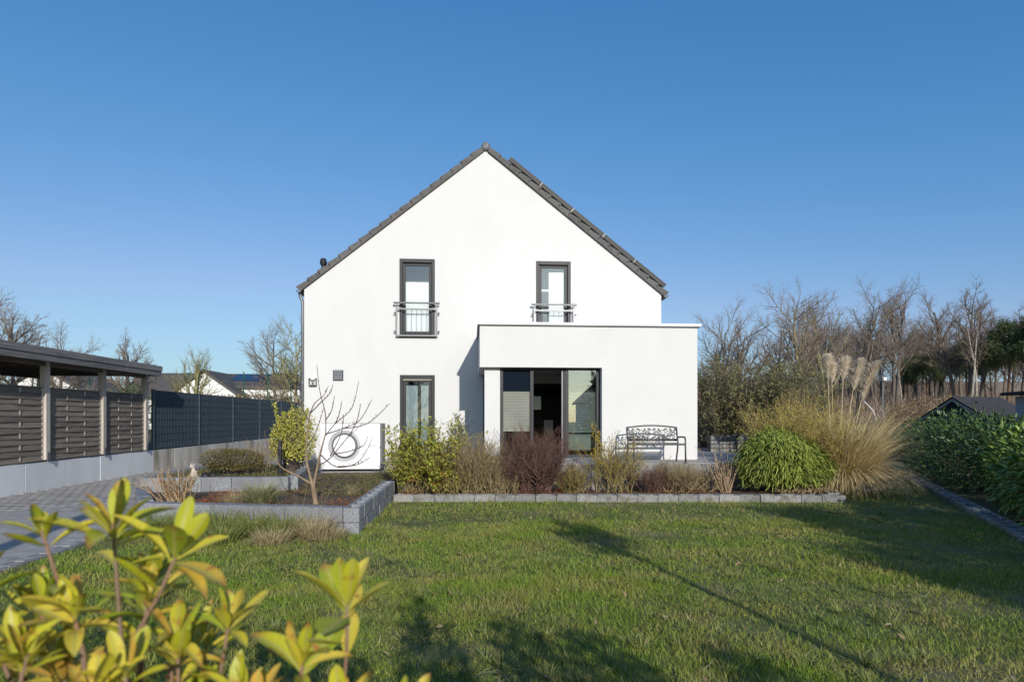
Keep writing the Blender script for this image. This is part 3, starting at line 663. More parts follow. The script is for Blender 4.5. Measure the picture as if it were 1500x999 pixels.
# windows
def tall_window(x0, z0, x1, z1, kind):
    y = YM
    w = MB()                                   # outer surround (shutter guides and box), set 1 cm proud of the wall
    ow = 0.085
    w.box(x0 + .004, y - 0.012, z0 + .004, x0 + ow, y + 0.135, z1 - .004); w.box(x1 - ow, y - 0.012, z0 + .004, x1 - .004, y + 0.135, z1 - .004)
    w.box(x0 + ow, y - 0.012, z1 - 0.10, x1 - ow, y + 0.135, z1 - .004)
    win = w.build('window', anth, house, bevel=0.006)
    f = MB(); a0, a1, b0, b1 = x0 + ow, x1 - ow, z0 + 0.06, z1 - 0.10
    yy = y + 0.055; t = 0.075
    f.box(a0, yy, b0, a0 + t, yy + 0.06, b1); f.box(a1 - t, yy, b0, a1, yy + 0.06, b1); f.box(a0 + t, yy, b1 - t, a1 - t, yy + 0.06, b1); f.box(a0 + t, yy, b0, a1 - t, yy + 0.06, b0 + t)
    f.build('sash', anth, win, bevel=0.006)
    if kind != 'door':
        box('pane', glass_u, win, a0 + t, yy + 0.025, b0 + t, a1 - t, yy + 0.033, b1 - t)
        MB().prism([(y - 0.05, z0 - 0.03), (y + 0.10, z0 + 0.0), (y + 0.10, z0 + 0.055), (y - 0.05, z0 + 0.02)], 'x', x0 - 0.02, x1 + 0.02).build('sill', anth, win)
    else:
        box('pane', glass, win, a0 + t, yy + 0.025, b0 + t, a1 - t, yy + 0.033, b1 - t)
        box('sill', capm, win, x0 - 0.03, y - 0.10, z0 - 0.06, x1 + 0.03, y + 0.10, z0 + 0.0)
    return win, (a0 + t, a1 - t, b0 + t, b1 - t)
w1, g1 = tall_window(*holes[0], 'left')
box('roller_blind', blindw, w1, g1[0] - .02, YM + 0.15, g1[2], g1[1] + .02, YM + 0.156, g1[3] - 0.42)
w2, g2 = tall_window(*holes[1], 'right')
box('roller_blind', blindw, w2, g2[0] + .21, YM + 0.15, g2[2], g2[1] - .02, YM + 0.156, g2[3] - 0.10)
box('window_handle', anthd, w2, g2[1] + 0.02, YM + 0.035, 4.60, g2[1] + 0.04, YM + 0.055, 4.74); box('window_handle', anthd, w1, g1[0] - 0.04, YM + 0.035, 4.60, g1[0] - 0.02, YM + 0.055, 4.74)
# back walls behind the upper windows: sky reflection put into their pale colour
for gg in (g1, g2):
    box('room_wall', blindw, house, gg[0] - 0.3, YM + 1.05, 3.32, gg[1] + 0.3, YM + 1.10, 6.2)
w3, g3 = tall_window(*holes[2], 'door')
mid = (g3[0] + g3[1]) / 2
cu = MB()
def curtain_wave(mb, x0, x1, y, z0, z1, n, amp):
    pts = [(x0 + (x1 - x0) * i / n, y + amp * (1 if i % 2 else -1)) for i in range(n + 1)]
    for (a, b), (c, d) in zip(pts, pts[1:]): mb.quad((a, b, z0), (c, d, z0), (c, d, z1), (a, b, z1))
curtain_wave(cu, g3[0] - .01, mid - 0.005, YM + 0.17, g3[2], g3[3] - 0.10, 16, 0.008); cu.build('blind', curtain, w3)
cu = MB(); curtain_wave(cu, mid + 0.085, g3[1] - 0.02, YM + 0.17, g3[2], g3[3] - 0.10, 12, 0.008); cu.build('blind', curtain, w3)
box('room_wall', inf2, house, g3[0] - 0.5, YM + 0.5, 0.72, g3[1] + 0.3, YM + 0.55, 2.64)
# french balcony railings
def railing(x0, x1, z0, zt):
    rr = MB(); y = YM - 0.11
    rr.tube([(x0 - 0.045, y - 0.035, zt), (x1 + 0.045, y - 0.035, zt)], 0.026, 12)
    for x in (x0 - 0.045, x1 + 0.045): rr.tube([(x - 0.012, y - 0.035, zt), (x + 0.012, y - 0.035, zt)], 0.033, 12)
    rail = rr.build('balcony_railing', steel, house, smooth=False)
    zr = zt - 0.155
    MB().box(x0, y - 0.02, zr - 0.018, x1, y + 0.02, zr + 0.018).build('frame_bar', steel, rail)
    MB().box(x0, y - 0.02, z0 - 0.018, x1, y + 0.02, z0 + 0.018).build('frame_bar', steel, rail)
    for x in (x0 + 0.018, x1 - 0.018):
        MB().box(x - 0.018, y - 0.0195, z0 + 0.018, x + 0.018, y + 0.0195, zr - 0.018).build('frame_post', steel, rail)
        MB().box(x - 0.012, y - 0.012, zr + 0.018, x + 0.012, y + 0.012, zt - 0.01).build('bracket', steel, rail)
        sg = -1 if x < (x0 + x1) / 2 else 1
        for z in (z0 + 0.11, zr - 0.11):
            MB().tube([(x + sg * 0.035, y + 0.0, z), (x + sg * 0.035, YM - 0.001, z)], 0.013, 8).tube([(x + sg * .015, y, z), (x + sg * 0.075, y, z)], 0.020, 8).build('wall_fixing', steel, rail)
    for i in range(7):
        x = x0 + 0.018 + (x1 - x0 - 0.036) * (i + 1) / 8.0
        MB().tube([(x, y, z0 + 0.018), (x, y, zr - 0.018)], 0.0075, 6, False).build('bar', steel, rail)
railing(-2.01, -0.90, 3.86, 4.73)
railing(1.70, 2.82, 3.86, 4.73)
# small wall items
vg = box('vent_grille', anth, house, -3.69, YM - 0.03, 2.65, -3.42, YM - 0.001, 2.93)
for i in range(6): MB().prism([(YM - 0.045, 2.672 + i * 0.043), (YM - 0.031, 2.676 + i * 0.043), (YM - 0.031, 2.708 + i * 0.043)], 'x', -3.67, -3.44).build('louvre', zinc, vg)
wlp = box('wall_lamp', zinc, house, -4.31, YM - 0.11, 2.51, -4.11, YM - 0.001, 2.535)
box('lamp_back', pumpl, wlp, -4.31, YM - 0.015, 2.535, -4.11, YM - 0.001, 2.71)
for x in (-4.31, -4.125): box('lamp_side', steel, wlp, x, YM - 0.11, 2.535, x + 0.015, YM - 0.016, 2.71)
MB().lathe([(0.0, 0), (0.022, 0.0), (0.018, 0.05), (0.0, 0.06)], (-4.21, YM - 0.06, 2.536), 'z', 12).build('lamp_socket', black, wlp)
MB().lathe([(0.03, 0), (0.075, 0.05), (0.075, 0.065), (0, 0.065)], (-4.21, YM - 0.075, 2.645), 'z', 16).build('lamp_globe', blindw, wlp, smooth=True)

# ---- extension
EX0, EX1, ZC, ZH = 0.20, 5.33, 3.80, 2.82
e = MB()
e.box(EX0, YE, ZH, EX1, YM - 0.002, ZC)                       # header block and parapet (room ceiling below)
e.box(3.05, YE, 0.60, EX1, YE + 0.32, ZH)                      # right part of the front
e.box(EX1 - 0.32, YE + 0.32, 0.60, EX1, YM - 0.002, ZH)        # right side
ext = e.build('extension_wall', stucco, house)
box('corner_pillar', stucco, house, 0.315, YE + 0.17, 0.60, 0.675, YE + 0.50, ZH)
cp = MB(); cp.box(EX0 - 0.055, YE - 0.06, ZC, EX1 + 0.075, YM - 0.003, ZC + 0.055)
cap = cp.build('parapet_cap', capm, house, bevel=0.004)
box('cap_soffit', anthd, cap, EX0 - 0.04, YE - 0.045, ZC - 0.022, EX1 + 0.055, YM - 0.004, ZC - 0.001)
# glazed front: left pane with screen, open middle, right sliding pane
GX0, GX1, GZ0, GZ1, GY = 0.675, 3.045, 0.735, ZH, YE + 0.20
gl = MB()
gl.box(GX0, GY, GZ0, GX0 + 0.075, GY + 0.10, GZ1); gl.box(GX1 - 0.085, GY, GZ0, GX1, GY + 0.10, GZ1)
gl.box(GX0 + 0.075, GY, GZ1 - 0.05, GX1 - 0.085, GY + 0.10, GZ1); gl.box(GX0 + 0.075, GY, GZ0, GX1 - 0.085, GY + 0.10, GZ0 + 0.05)
door = gl.build('patio_door', anth, house, bevel=0.004)
bxs = [GX0 + 0.075, 1.40, 1.50, 2.13, 2.29, GX1 - 0.085]
box('mullion', anth, door, 1.385, GY - 0.015, GZ0 + 0.05, 1.465, GY + 0.10, GZ1 - 0.05, 0.004)
box('mullion', anth, door, 2.165, GY - 0.015, GZ0 + 0.05, 2.205, GY + 0.06, GZ1 - 0.05, 0.004)
box('mullion', steel, door, 2.128, GY - 0.005, GZ0 + 0.05, 2.160, GY + 0.05, GZ1 - 0.05, 0.004)
box('mullion', anth, door, 2.207, GY - 0.03, GZ0 + 0.05, 2.29, GY + 0.06, GZ1 - 0.05, 0.004)
box('pane', glass, door, GX0 + 0.076, GY + 0.05, GZ0 + 0.051, 1.384, GY + 0.058, GZ1 - 0.051)
box('pane', glass_s, door, 2.291, GY + 0.02, GZ0 + 0.051, GX1 - 0.086, GY + 0.028, GZ1 - 0.051)
box('fly_screen', screenm, door, GX0 + 0.076, GY + 0.030, 2.27, 1.384, GY + 0.034, GZ1 - 0.051)
def pleated(x0, x1, y, z0, z1, parent):
    n = 25; mb = MB()
    for i in range(n):
        za = z0 + (z1 - z0) * i / n; zb = z0 + (z1 - z0) * (i + 1) / n; zm = (za + zb) / 2
        mb.quad((x0, y, za), (x1, y, za), (x1, y - 0.012, zm), (x0, y - 0.012, zm)); mb.quad((x0, y - 0.012, zm), (x1, y - 0.012, zm), (x1, y, zb), (x0, y, zb))
    b = mb.build('pleated_blind', pleat, parent)
    box('blind_rail', panelin, b, x0, y - 0.016, z0 - 0.032, x1, y + 0.006, z0 - 0.002)
pleated(GX0 + 0.08, 1.38, GY + 0.045, 1.37, 2.265, door)
pleated(2.295, GX1 - 0.09, GY + 0.075, 1.34, 2.26, door)
box('lower_board', panelin, door, 2.30, GY + 0.20, 0.88, GX1 - 0.18, GY + 0.215, 1.28)
# side glazing to the left, set back under the header
sgm = MB(); sgm.box(0.325, YE + 0.52, 0.70, 0.385, YE + 0.60, ZH); sgm.box(0.325, YM - 0.09, 0.70, 0.385, YM - 0.01, ZH); sgm.box(0.325, YE + 0.60, ZH - 0.06, 0.385, YM - 0.09, ZH); sgm.box(0.325, YE + 0.60, 0.70, 0.385, YM - 0.09, 0.76)
sgw = sgm.build('side_window', anthd, house)
box('pane', glass, sgw, 0.35, YE + 0.60, 0.76, 0.358, YM - 0.09, ZH - 0.06)
stp = thing('door_step', (2.0, 13.7, 0.66), 'grey stone step below the glazed patio door', 'step')
for i in range(5): box('step_slab', granite, stp, 0.62 + i * 0.5, YE - 0.30, 0.674, 1.115 + i * 0.5, YE + 0.19, 0.728, 0.006)
# small canopy box on the right side of the extension
aw = box('awning_box', capm, house, EX1 + 0.002, YE + 0.75, 2.68, EX1 + 0.26, YE + 1.6, 2.80, 0.01)
box('awning_flap', pumpd, aw, EX1 + 0.03, YE + 0.78, 2.655, EX1 + 0.24, YE + 1.57, 2.679)

# ------------------------------------------------------------------ heat pump
hp = thing('heat_pump', (-3.0, 15.5, 0.28), 'white boxy heat pump with round fan grille standing against the house wall', 'heat pump')
PX0, PX1, PZ0, PZ1, PY = -3.77, -2.30, 0.36, 1.50, 15.40
cxp, czp = -3.19, 0.945
fm = MB(); K = 40
ro = 0.40
outer = [(PX0, PZ0), (PX1, PZ0), (PX1, PZ1), (PX0, PZ1)]
ring = [(cxp + ro * math.cos(2 * math.pi * i / K), czp + ro * math.sin(2 * math.pi * i / K)) for i in range(K)]
def edge_pt(a):
    c, s_ = math.cos(a), math.sin(a); t = 1e9
    for v, lo, hi in ((c, PX0 - cxp, PX1 - cxp), (s_, PZ0 - czp, PZ1 - czp)):
        if abs(v) > 1e-9: t = min(t, (hi if v > 0 else lo) / v)
    return (cxp + c * t, czp + s_ * t)
angs = sorted([2 * math.pi * i / K for i in range(K)] + [math.atan2(p[1] - czp, p[0] - cxp) % (2 * math.pi) for p in outer])
for a, b in zip(angs, angs[1:] + [angs[0] + 2 * math.pi]):
    if b - a < 1e-6: continue
    p, q = edge_pt(a), edge_pt(b)
    fm.quad((cxp + ro * math.cos(a), PY, czp + ro * math.sin(a)), (p[0], PY, p[1]), (q[0], PY, q[1]), (cxp + ro * math.cos(b), PY, czp + ro * math.sin(b)))
fm.quad((PX0, PY, PZ1), (PX1, PY, PZ1), (PX1, PY + .05, PZ1), (PX0, PY + .05, PZ1)); fm.quad((PX0, PY, PZ0), (PX1, PY, PZ0), (PX1, PY + .05, PZ0), (PX0, PY + .05, PZ0))
fm.quad((PX0, PY, PZ0), (PX0, PY + .05, PZ0), (PX0, PY + .05, PZ1), (PX0, PY, PZ1)); fm.quad((PX1, PY, PZ0), (PX1, PY + .05, PZ0), (PX1, PY + .05, PZ1), (PX1, PY, PZ1))
fm.build('front_panel', pumpw, hp)
box('casing', pumpd, hp, PX0 - 0.004, PY + 0.051, PZ0 + 0.01, PX1 + 0.06, PY + 0.50, PZ1 + 0.010, 0.01)
fr_ = MB()
for i in range(15):                                            # stepped rings of the funnel-shaped grille
    r0 = ro - 0.002 - i * 0.0083; y0 = PY + 0.004 + i * 0.0058
    fr_.lathe([(r0, y0 - PY), (r0 - 0.0055, y0 - PY - 0.001), (r0 - 0.0083, y0 - PY + 0.0058)], (cxp, PY, czp), 'y', 48)
gr = fr_.build('fan_grille', mat('pump_funnel', (0.46, 0.46, 0.47), rough=0.5), hp)  # white funnel darkened: its shade is put into this grey
MB().lathe([(0.276, 0.0), (0.276, 0.02)], (cxp, PY, czp), 'y', 48).build('dark_gap', black, gr)  # black ring standing in for the shaded gap round the disc
disc = MB().lathe([(0.272, 0.045), (0.272, 0.004), (0.262, -0.002), (0.0, -0.004)], (cxp, PY, czp), 'y', 48).build('centre_disc', pumpw, hp)
em = MB()
em.lathe([(0.074, -0.004), (0.074, -0.008), (0.066, -0.008), (0.066, -0.004)], (cxp, PY - 0.003, czp), 'y', 32)
for sx in (-1, 1):
    arc = [(cxp + sx * (0.014 + 0.022 * math.cos(t)), PY - 0.010, czp + 0.042 * math.sin(t)) for t in np.linspace(-1.3, 1.3, 9)]
    em.tube(arc, 0.005, 4)
em.box(cxp - 0.034, PY - 0.012, czp - 0.006, cxp + 0.034, PY - 0.0075, czp + 0.006)
em.build('emblem', pumpl, disc)
fc = bpy.data.curves.new('lettering', 'FONT'); fc.body = 'BOSCH'; fc.size = 0.062; fc.extrude = 0.001; fc.align_x = 'LEFT'
fo = bpy.data.objects.new('lettering_curve', fc); C.objects.link(fo)
dg = bpy.context.evaluated_depsgraph_get(); lm = bpy.data.meshes.new_from_object(fo.evaluated_get(dg)); bpy.data.objects.remove(fo)
lm.materials.clear(); lm.materials.append(pumpd)
lo = put('lettering', lm, None, hp); lo.location = (-2.57, PY - 0.003, 0.925); lo.rotation_euler = (R(90), 0, 0)
for x in (PX0 + 0.15, PX1 - 0.12):
    box('foot', black, hp, x - .05, PY + 0.06, 0.28, x + .05, PY + 0.46, PZ0 + 0.009)
box('pump_base', plinth_m, hp, PX0 - 0.05, PY - 0.02, 0.265, PX1 + 0.14, PY + 0.55, 0.302)

# ------------------------------------------------------------------ bench
bt = mat('bench_bronze', (0.055, 0.055, 0.06), (0.085, 0.08, 0.08), scale=10, rough=0.45, metal=0.3, spec=0.4)
bn = thing('garden_bench', (4.07, 13.0, 0.67), 'dark metal garden bench with scrollwork backrest against the white extension wall', 'bench')
BX0, BX1, ZP = 3.48, 4.66, 0.67
for x in (BX0 + 0.02, BX1 - 0.02):
    MB().tube([(x, 13.34, ZP), (x, 13.24, ZP + 0.28), (x, 13.22, ZP + 0.44), (x, 13.28, ZP + 0.60), (x, 13.33, ZP + 0.765)], 0.019, 8).build('back_leg', bt, bn, smooth=True)
    MB().tube([(x, 13.25, ZP + 0.545), (x, 13.0, ZP + 0.560), (x, 12.80, ZP + 0.560), (x, 12.765, ZP + 0.545), (x, 12.75, ZP + 0.50), (x, 12.74, ZP + 0.25), (x, 12.73, ZP)], 0.019, 8).build('arm_leg', bt, bn, smooth=True)
    MB().tube([(x, 13.22, ZP + 0.40), (x, 12.74, ZP + 0.40)], 0.015, 8).build('seat_bar', bt, bn)
bk = MB(); top = []
for i in range(17):
    t = i / 16; x = BX0 + 0.02 + (BX1 - BX0 - 0.04) * t; top.append((x, 13.335 - 0.0 * t, ZP + 0.762 + 0.045 * math.sin(math.pi * t)))
bk.tube(top, 0.017, 8); bk.tube([(BX0 + 0.02, 13.285, ZP + 0.475), (BX1 - 0.02, 13.285, ZP + 0.475)], 0.017, 8)
bk.tube([(BX0 + 0.02, 13.285, ZP + 0.50), (BX1 - 0.02, 13.285, ZP + 0.50)], 0.010, 8)
brest = bk.build('backrest', bt, bn, smooth=True)
def by(z): return 13.285 + (z - (ZP + 0.475)) / 0.29 * 0.05
def curl(cx_, cz_, r, a0, turns, sgn, thick=0.009):
    pts = []; N = 22
    for i in range(N):
        t = i / (N - 1); a = a0 + sgn * turns * 2 * math.pi * t; q = r * (1 - 0.82 * t)
        z = cz_ + q * math.sin(a); pts.append((cx_ + q * math.cos(a), by(z), z))
    MB().tube(pts, [thick * (1 - 0.4 * i / N) for i in range(N)], 6).build('scroll', bt, brest, smooth=True)
zc = ZP + 0.62
for sx in (-1, 1):
    X0 = (BX0 + BX1) / 2
    for dx, dz, r, a0, sg in ((0.09, 0.035, 0.075, 3.6, 1), (0.10, -0.06, 0.06, 2.4, -1), (0.24, 0.03, 0.085, 3.9, 1), (0.25, -0.065, 0.055, 1.6, -1), (0.38, 0.025, 0.075, 4.2, 1), (0.37, -0.07, 0.05, 1.9, -1), (0.49, 0.02, 0.055, 3.4, 1), (0.49, -0.075, 0.045, 2.2, -1)):
        curl(X0 + sx * dx, zc + dz, r, a0 if sx > 0 else math.pi - a0, 1.25, sg * sx)
    vine = []
    for i in range(24):
        t = i / 23; z = zc - 0.01 + 0.055 * math.sin(t * 9.5); vine.append((X0 + sx * (0.01 + t * 0.55), by(z), z))
    MB().tube(vine, 0.009, 6).build('vine', bt, brest, smooth=True)
    for dx, dz, a in ((0.05, 0.10, 0.6), (0.17, 0.08, 2.0), (0.31, 0.10, 0.3), (0.17, -0.09, 1.2), (0.31, -0.08, -0.6), (0.44, 0.09, 2.2), (0.44, -0.03, 0.9), (0.53, 0.09, 1.0)):
        lx, lz = X0 + sx * dx, zc + dz; ca, sa = math.cos(a) * sx, math.sin(a)
        pl = [(0.055, 0), (0.015, 0.022), (-0.035, 0.012), (-0.045, 0), (-0.035, -0.012), (0.015, -0.022)]
        MB().prism([(lx + p[0] * ca - p[1] * sa, lz + p[0] * sa + p[1] * ca) for p in pl], 'y', by(lz) - 0.008, by(lz) + 0.008).build('leaf_ornament', bt, brest)
for i in range(7):
    y = 12.77 + i * 0.07
    MB().box(BX0 + 0.035, y - 0.024, ZP + 0.413 - 0.02 * math.sin(i / 6 * math.pi), BX1 - 0.035, y + 0.024, ZP + 0.425 - 0.02 * math.sin(i / 6 * math.pi)).build('seat_slat', bt, bn)
MB().tube([(BX0 + 0.02, 12.745, ZP + 0.40), (BX1 - 0.02, 12.745, ZP + 0.40)], 0.014, 8).build('seat_bar', bt, bn)

# ------------------------------------------------------------------ left boundary: concrete wall, carport, fences
cw = thing('concrete_boundary_wall', (-9.8, 20, 0), 'long low wall of upright concrete elements beside the driveway', 'wall')
y = 9.86
i = 0
while y < 38:
    m = concrete if y < 19.0 else concrete2
    o = box('wall_element', m, cw, -9.87, y + 0.006, -0.10, -9.75 + r_.uniform(-.003, .003), y + 1.325, 0.645 + r_.uniform(-.006, .006), 0.006)
    y += 1.333; i += 1
cpt = thing('carport', (-11.3, 14.5, 0.6), 'weathered timber carport with flat roof and grey posts beside the driveway', 'carport')
for k, z0 in enumerate((2.90, 3.045)):
    for (a, b) in ((7.0, 12.1), (12.105, 16.9), (16.905, 18.80)):
        box('fascia_board', woodf, cpt, -9.33 - 0.02 * (1 - k), a, z0, -9.30 - 0.02 * (1 - k) + 0.008, b, z0 + (0.143 if k == 0 else 0.155), 0.004)
    box('fascia_board', woodf, cpt, -13.6, 18.80 - 0.02 * (1 - k) + .002, z0, -9.30 - 0.02 * (1 - k), 18.83 - 0.02 * (1 - k), z0 + (0.143 if k == 0 else 0.155), 0.004)
box('roof_deck', woodd, cpt, -13.6, 7.0, 3.10, -9.345, 18.76, 3.13)
for yy in np.arange(7.6, 18.8, 0.8): box('rafter', woodd, cpt, -13.5, yy - .04, 2.965, -9.36, yy + .04, 3.095)
box('beam', woodd, cpt, -9.83, 7.2, 2.84, -9.69, 18.70, 2.96); box('beam', woodd, cpt, -12.70, 7.2, 2.80, -12.56, 18.70, 2.96)
for yy in (9.9, 12.2, 14.48, 16.62, 18.70):
    p = box('post', woodp, cpt, -9.82, yy - 0.07, 0.69, -9.68, yy + 0.07, 2.94, 0.008)
    for xx in (-9.832, -9.679): box('post_shoe', steel, p, xx, yy - 0.035, 0.646, xx + 0.011, yy + 0.035, 0.86)
for yy in (9.9, 14.3, 18.6): box('post', woodp, cpt, -12.70, yy - 0.07, 0.60, -12.56, yy + 0.07, 2.80, 0.008)
box('knee_brace', woodp, cpt, -12.72, 15.2, 2.40, -12.54, 15.32, 2.80)
pan_names = {0: 'between the two posts nearest the shrub', 1: '', 2: ''}
def woven_panel(y0, y1, label):
    root = thing('fence_panel', (-9.76, (y0 + y1) / 2, 0.66), label, 'fence panel', 'woven timber panels under the carport')
    xc = -9.755; z0, z1 = 0.685, 2.345
    for yy in (y0 + 0.02, y1 - 0.02): box('frame_post', woodp, root, xc - 0.028, yy - 0.02, z0, xc + 0.022, yy + 0.02, z1 - 0.02)
    box('top_rail', woodd, root, xc - 0.03, y0, z1 - 0.018, xc + 0.03, y1, z1 + 0.010, 0.004)
    bats = [y0 + (y1 - y0) * f for f in (0.33, 0.66)]
    n = 13; hgt = (z1 - 0.02 - z0) / n
    for q, b in enumerate(bats):
        mb = MB(); zz = [(z0 + (k + f) * hgt, xc + (0.030 if (k + q) % 2 else -0.004)) for k in range(n) for f in (0.18, 0.82)]
        for (za, xa), (zb, xb) in zip(zz, zz[1:]):
            mb.add([(xa, b - .02, za), (xa, b + .02, za), (xb, b + .02, zb), (xb, b - .02, zb), (xa - .008, b - .02, za), (xa - .008, b + .02, za), (xb - .008, b + .02, zb), (xb - .008, b - .02, zb)],
                   [(0, 1, 2, 3), (4, 7, 6, 5), (0, 3, 7, 4), (1, 5, 6, 2)])
        bo_ = mb.build('batten', woodp, root); bm = bmesh.new(); bm.from_mesh(bo_.data); bmesh.ops.remove_doubles(bm, verts=bm.verts, dist=1e-4); bm.to_mesh(bo_.data); bm.free()
    for k in range(n):
        za = z0 + k * hgt - 0.004; zb = za + hgt + 0.010
        N = 18; amp = 0.005 * (1 if k % 2 == 0 else -1); vs = []; fs = []
        for q in range(N + 1):
            t = q / N; yy = y0 + 0.04 + (y1 - y0 - 0.08) * t
            xo = xc + amp * math.sin(t * 3 * math.pi) * (1.0) + 0.012
            vs += [(xo + 0.014, yy, za), (xo - 0.010, yy, zb), (xo - 0.019, yy, zb), (xo + 0.005, yy, za)]
        for q in range(N):
            b = q * 4; c = b + 4
            fs += [(b, c, c + 1, b + 1), (b + 1, c + 1, c + 2, b + 2), (b + 2, c + 2, c + 3, b + 3), (b + 3, c + 3, c, b)]
        MB().add(vs, fs).build('slat', woodd, root)
woven_panel(12.29, 14.40, 'woven timber panel in the carport bay farthest from the dark strip fence')
woven_panel(14.56, 16.54, 'woven timber panel in the middle carport bay')
woven_panel(16.70, 18.62, 'woven timber panel in the carport bay next to the dark strip fence')
fy = [19.32, 22.45, 25.55, 28.7, 31.85, 35.0]
ft = thing('privacy_fence', (-9.82, 27, 0.65), 'anthracite metal fence woven with dark privacy strips above the concrete wall', 'fence')
for k, yy in enumerate(fy): box('fence_post', fencer, ft, -9.86, yy - 0.05, 0.647, -9.78, yy + 0.03, 2.54, 0.006)
for a, b in zip(fy, fy[1:]):
    n = 8
    for k in range(n):
        z0 = 0.70 + k * 0.226; N = int((b - a - 0.1) / 0.10); vs = []; fs = []
        for q in range(N + 1):
            yy = a + 0.04 + (b - a - 0.10) * q / N; xo = -9.815 + (0.009 if (q + k) % 2 else -0.009)
            vs += [(xo, yy, z0), (xo, yy, z0 + 0.219)]
        for q in range(N): fs.append((2 * q, 2 * q + 2, 2 * q + 3, 2 * q + 1))
        o = MB().add(vs, fs).build('privacy_strip', fencem, ft)
        sd_ = o.modifiers.new('thickness', 'SOLIDIFY'); sd_.thickness = 0.003
    wg = []
    N = int((b - a - 0.1) / 0.10)
    for q in range(N + 1):
        yy = a + 0.04 + (b - a - 0.10) * (q + 0.5) / N
        if yy < b - 0.08: wg.append((-9.803, yy, 0.68, -9.803, yy, 2.52, 0.0045, 0.0045))
    for k in range(9):
        z = 0.697 + k * 0.226
        for xx in (-9.797, -9.833): wg.append((xx, a + 0.03, z, xx, b - 0.05, z, 0.005, 0.005))
    put('rod_grid', segmesh('rod_grid', wg, 5), fencer, ft)
    box('clip', steel, ft, -9.785, b - 0.075, 1.68, -9.772, b - 0.055, 1.80)

# ------------------------------------------------------------------ plant builders
def lumps(seed, n=9, amp=0.22):
    r = rs(seed); D = unit(r.normal(size=(n, 3))); A = r.uniform(-amp, amp * 1.2, n)
    def f(d): return 1 + (np.clip(d @ D.T - 0.45, 0, 1) * A * 2.2).sum(axis=1)
    return f
def leafy(name, loc, size, label, cat, m, n, ll, lw, seed, shell=0.35, droop=0.2, stem=twigd, group=None, squash=0.0, rz=0.0, outward=1.0, hollow_bottom=-0.55, leafname='foliage', lump=None):
    """dense leafy shrub: leaves spread through the outer volume of a lumpy ellipsoid, standing on the ground at loc"""
    r = rs(seed); root = thing(name, loc, label, cat, group)
    d = unit(r.normal(size=(int(n * 1.6), 3))); d = d[d[:, 2] > hollow_bottom][:n]; n = len(d)
    lf = lumps(seed + 5, 9 if lump is None else 22, lump or 0.22)(d)[:, None]
    rad = (1 - shell * r.uniform(0, 1, (n, 1)) ** 1.5) * lf * (1 + 0.22 * r.uniform(0, 1, (n, 1)) ** 12)
    sz = np.array(size) / 2
    P = d * rad * sz + np.array([0, 0, sz[2] * 0.98])
    P[:, 2] = np.maximum(P[:, 2], 0.03)
    dr = unit(d * outward + r.normal(size=(n, 3)) * 0.55 + np.array([0, 0, -droop]))
    up = unit(d + np.array([0, 0, 0.9]) + r.normal(size=(n, 3)) * 0.35)
    L = ll * r.uniform(0.65, 1.25, n); Wd = lw * r.uniform(0.7, 1.2, n)
    put(leafname, leafmesh(leafname, P, dr, up, L, Wd), m, root, world=False, kind='stuff')
    rr = random.Random(seed); segs = []
    for k in range(int(40 + n / 60)):
        i = rr.randrange(n); e = P[i] * 0.95; b = (rr.uniform(-.12, .12) * size[0], rr.uniform(-.12, .12) * size[1], 0.0)
        mx = ((b[0] + e[0]) * 0.4, (b[1] + e[1]) * 0.4, e[2] * 0.55)
        segs.append((*b, *mx, 0.009, 0.006)); segs.append((*mx, *e, 0.006, 0.002))
    put('stems', segmesh('stems', segs, 4), stem, root, world=False)
    return root
def twiggy(name, loc, label, m, nstem, h, spread, seed, P=None, r0=0.008, leaves=None, group=None, cat='shrub', base=0.06, lean=0.0, flat=1.0):
    """many stems from one stool, branching; optional small leaves set on the twigs: (material, count, len, width, zmin, zmax)"""
    rr = random.Random(seed); root = thing(name, loc, label, cat, group)
    Pd = dict(n=[5, 4, 3], wob=[0.10, 0.14, 0.2], up=[0.04, 0.05, 0.05], c=[7, 5], t0=[0.25, 0.15], a=[0.55, 0.6], l=[0.45, 0.5], r=[0.75, 0.75], tip=0.5)
    if P: Pd.update(P)
    out = [[] for _ in Pd['n']]
    for i in range(nstem):
        az = rr.uniform(0, 2 * math.pi); tl = spread * math.sqrt(rr.random())
        d = vn((math.sin(tl) * math.cos(az) + lean, math.sin(tl) * math.sin(az) * flat, math.cos(tl)))
        b = (rr.uniform(-base, base), rr.uniform(-base, base) * flat, -0.02)
        grow(rr, out, b, d, h * rr.uniform(0.6, 1.0), r0 * rr.uniform(0.7, 1.2), 0, Pd)
    low = out[0]; fine = [s for o in out[1:] for s in o]
    put('stems', segmesh('stems', low, 5), m, root, world=False, kind='stuff')
    if fine: put('twigs', segmesh('twigs', fine, 3), m, root, world=False, kind='stuff')
    if leaves:
        for q, (lm_, cnt, ll, lw, z0, z1) in enumerate(leaves):
            r = rs(seed + 11 + q); pool = np.array([s[3:6] for s in (fine or low)] + [s[0:3] for s in (fine or low)])
            pool = pool[(pool[:, 2] >= z0 * h) & (pool[:, 2] <= z1 * h)]
            if len(pool) == 0: continue
            I = r.randint(0, len(pool), cnt); Pp = pool[I] + r.normal(size=(cnt, 3)) * 0.012
            dr = unit(r.normal(size=(cnt, 3)) + np.array([0, 0, -0.3])); up = unit(r.normal(size=(cnt, 3)) + np.array([0, 0, 1.0]))
            put('leaves', leafmesh('leaves', Pp, dr, up, ll * r.uniform(.6, 1.3, cnt), lw * r.uniform(.6, 1.3, cnt)), lm_, root, world=False, kind='stuff')
    return root
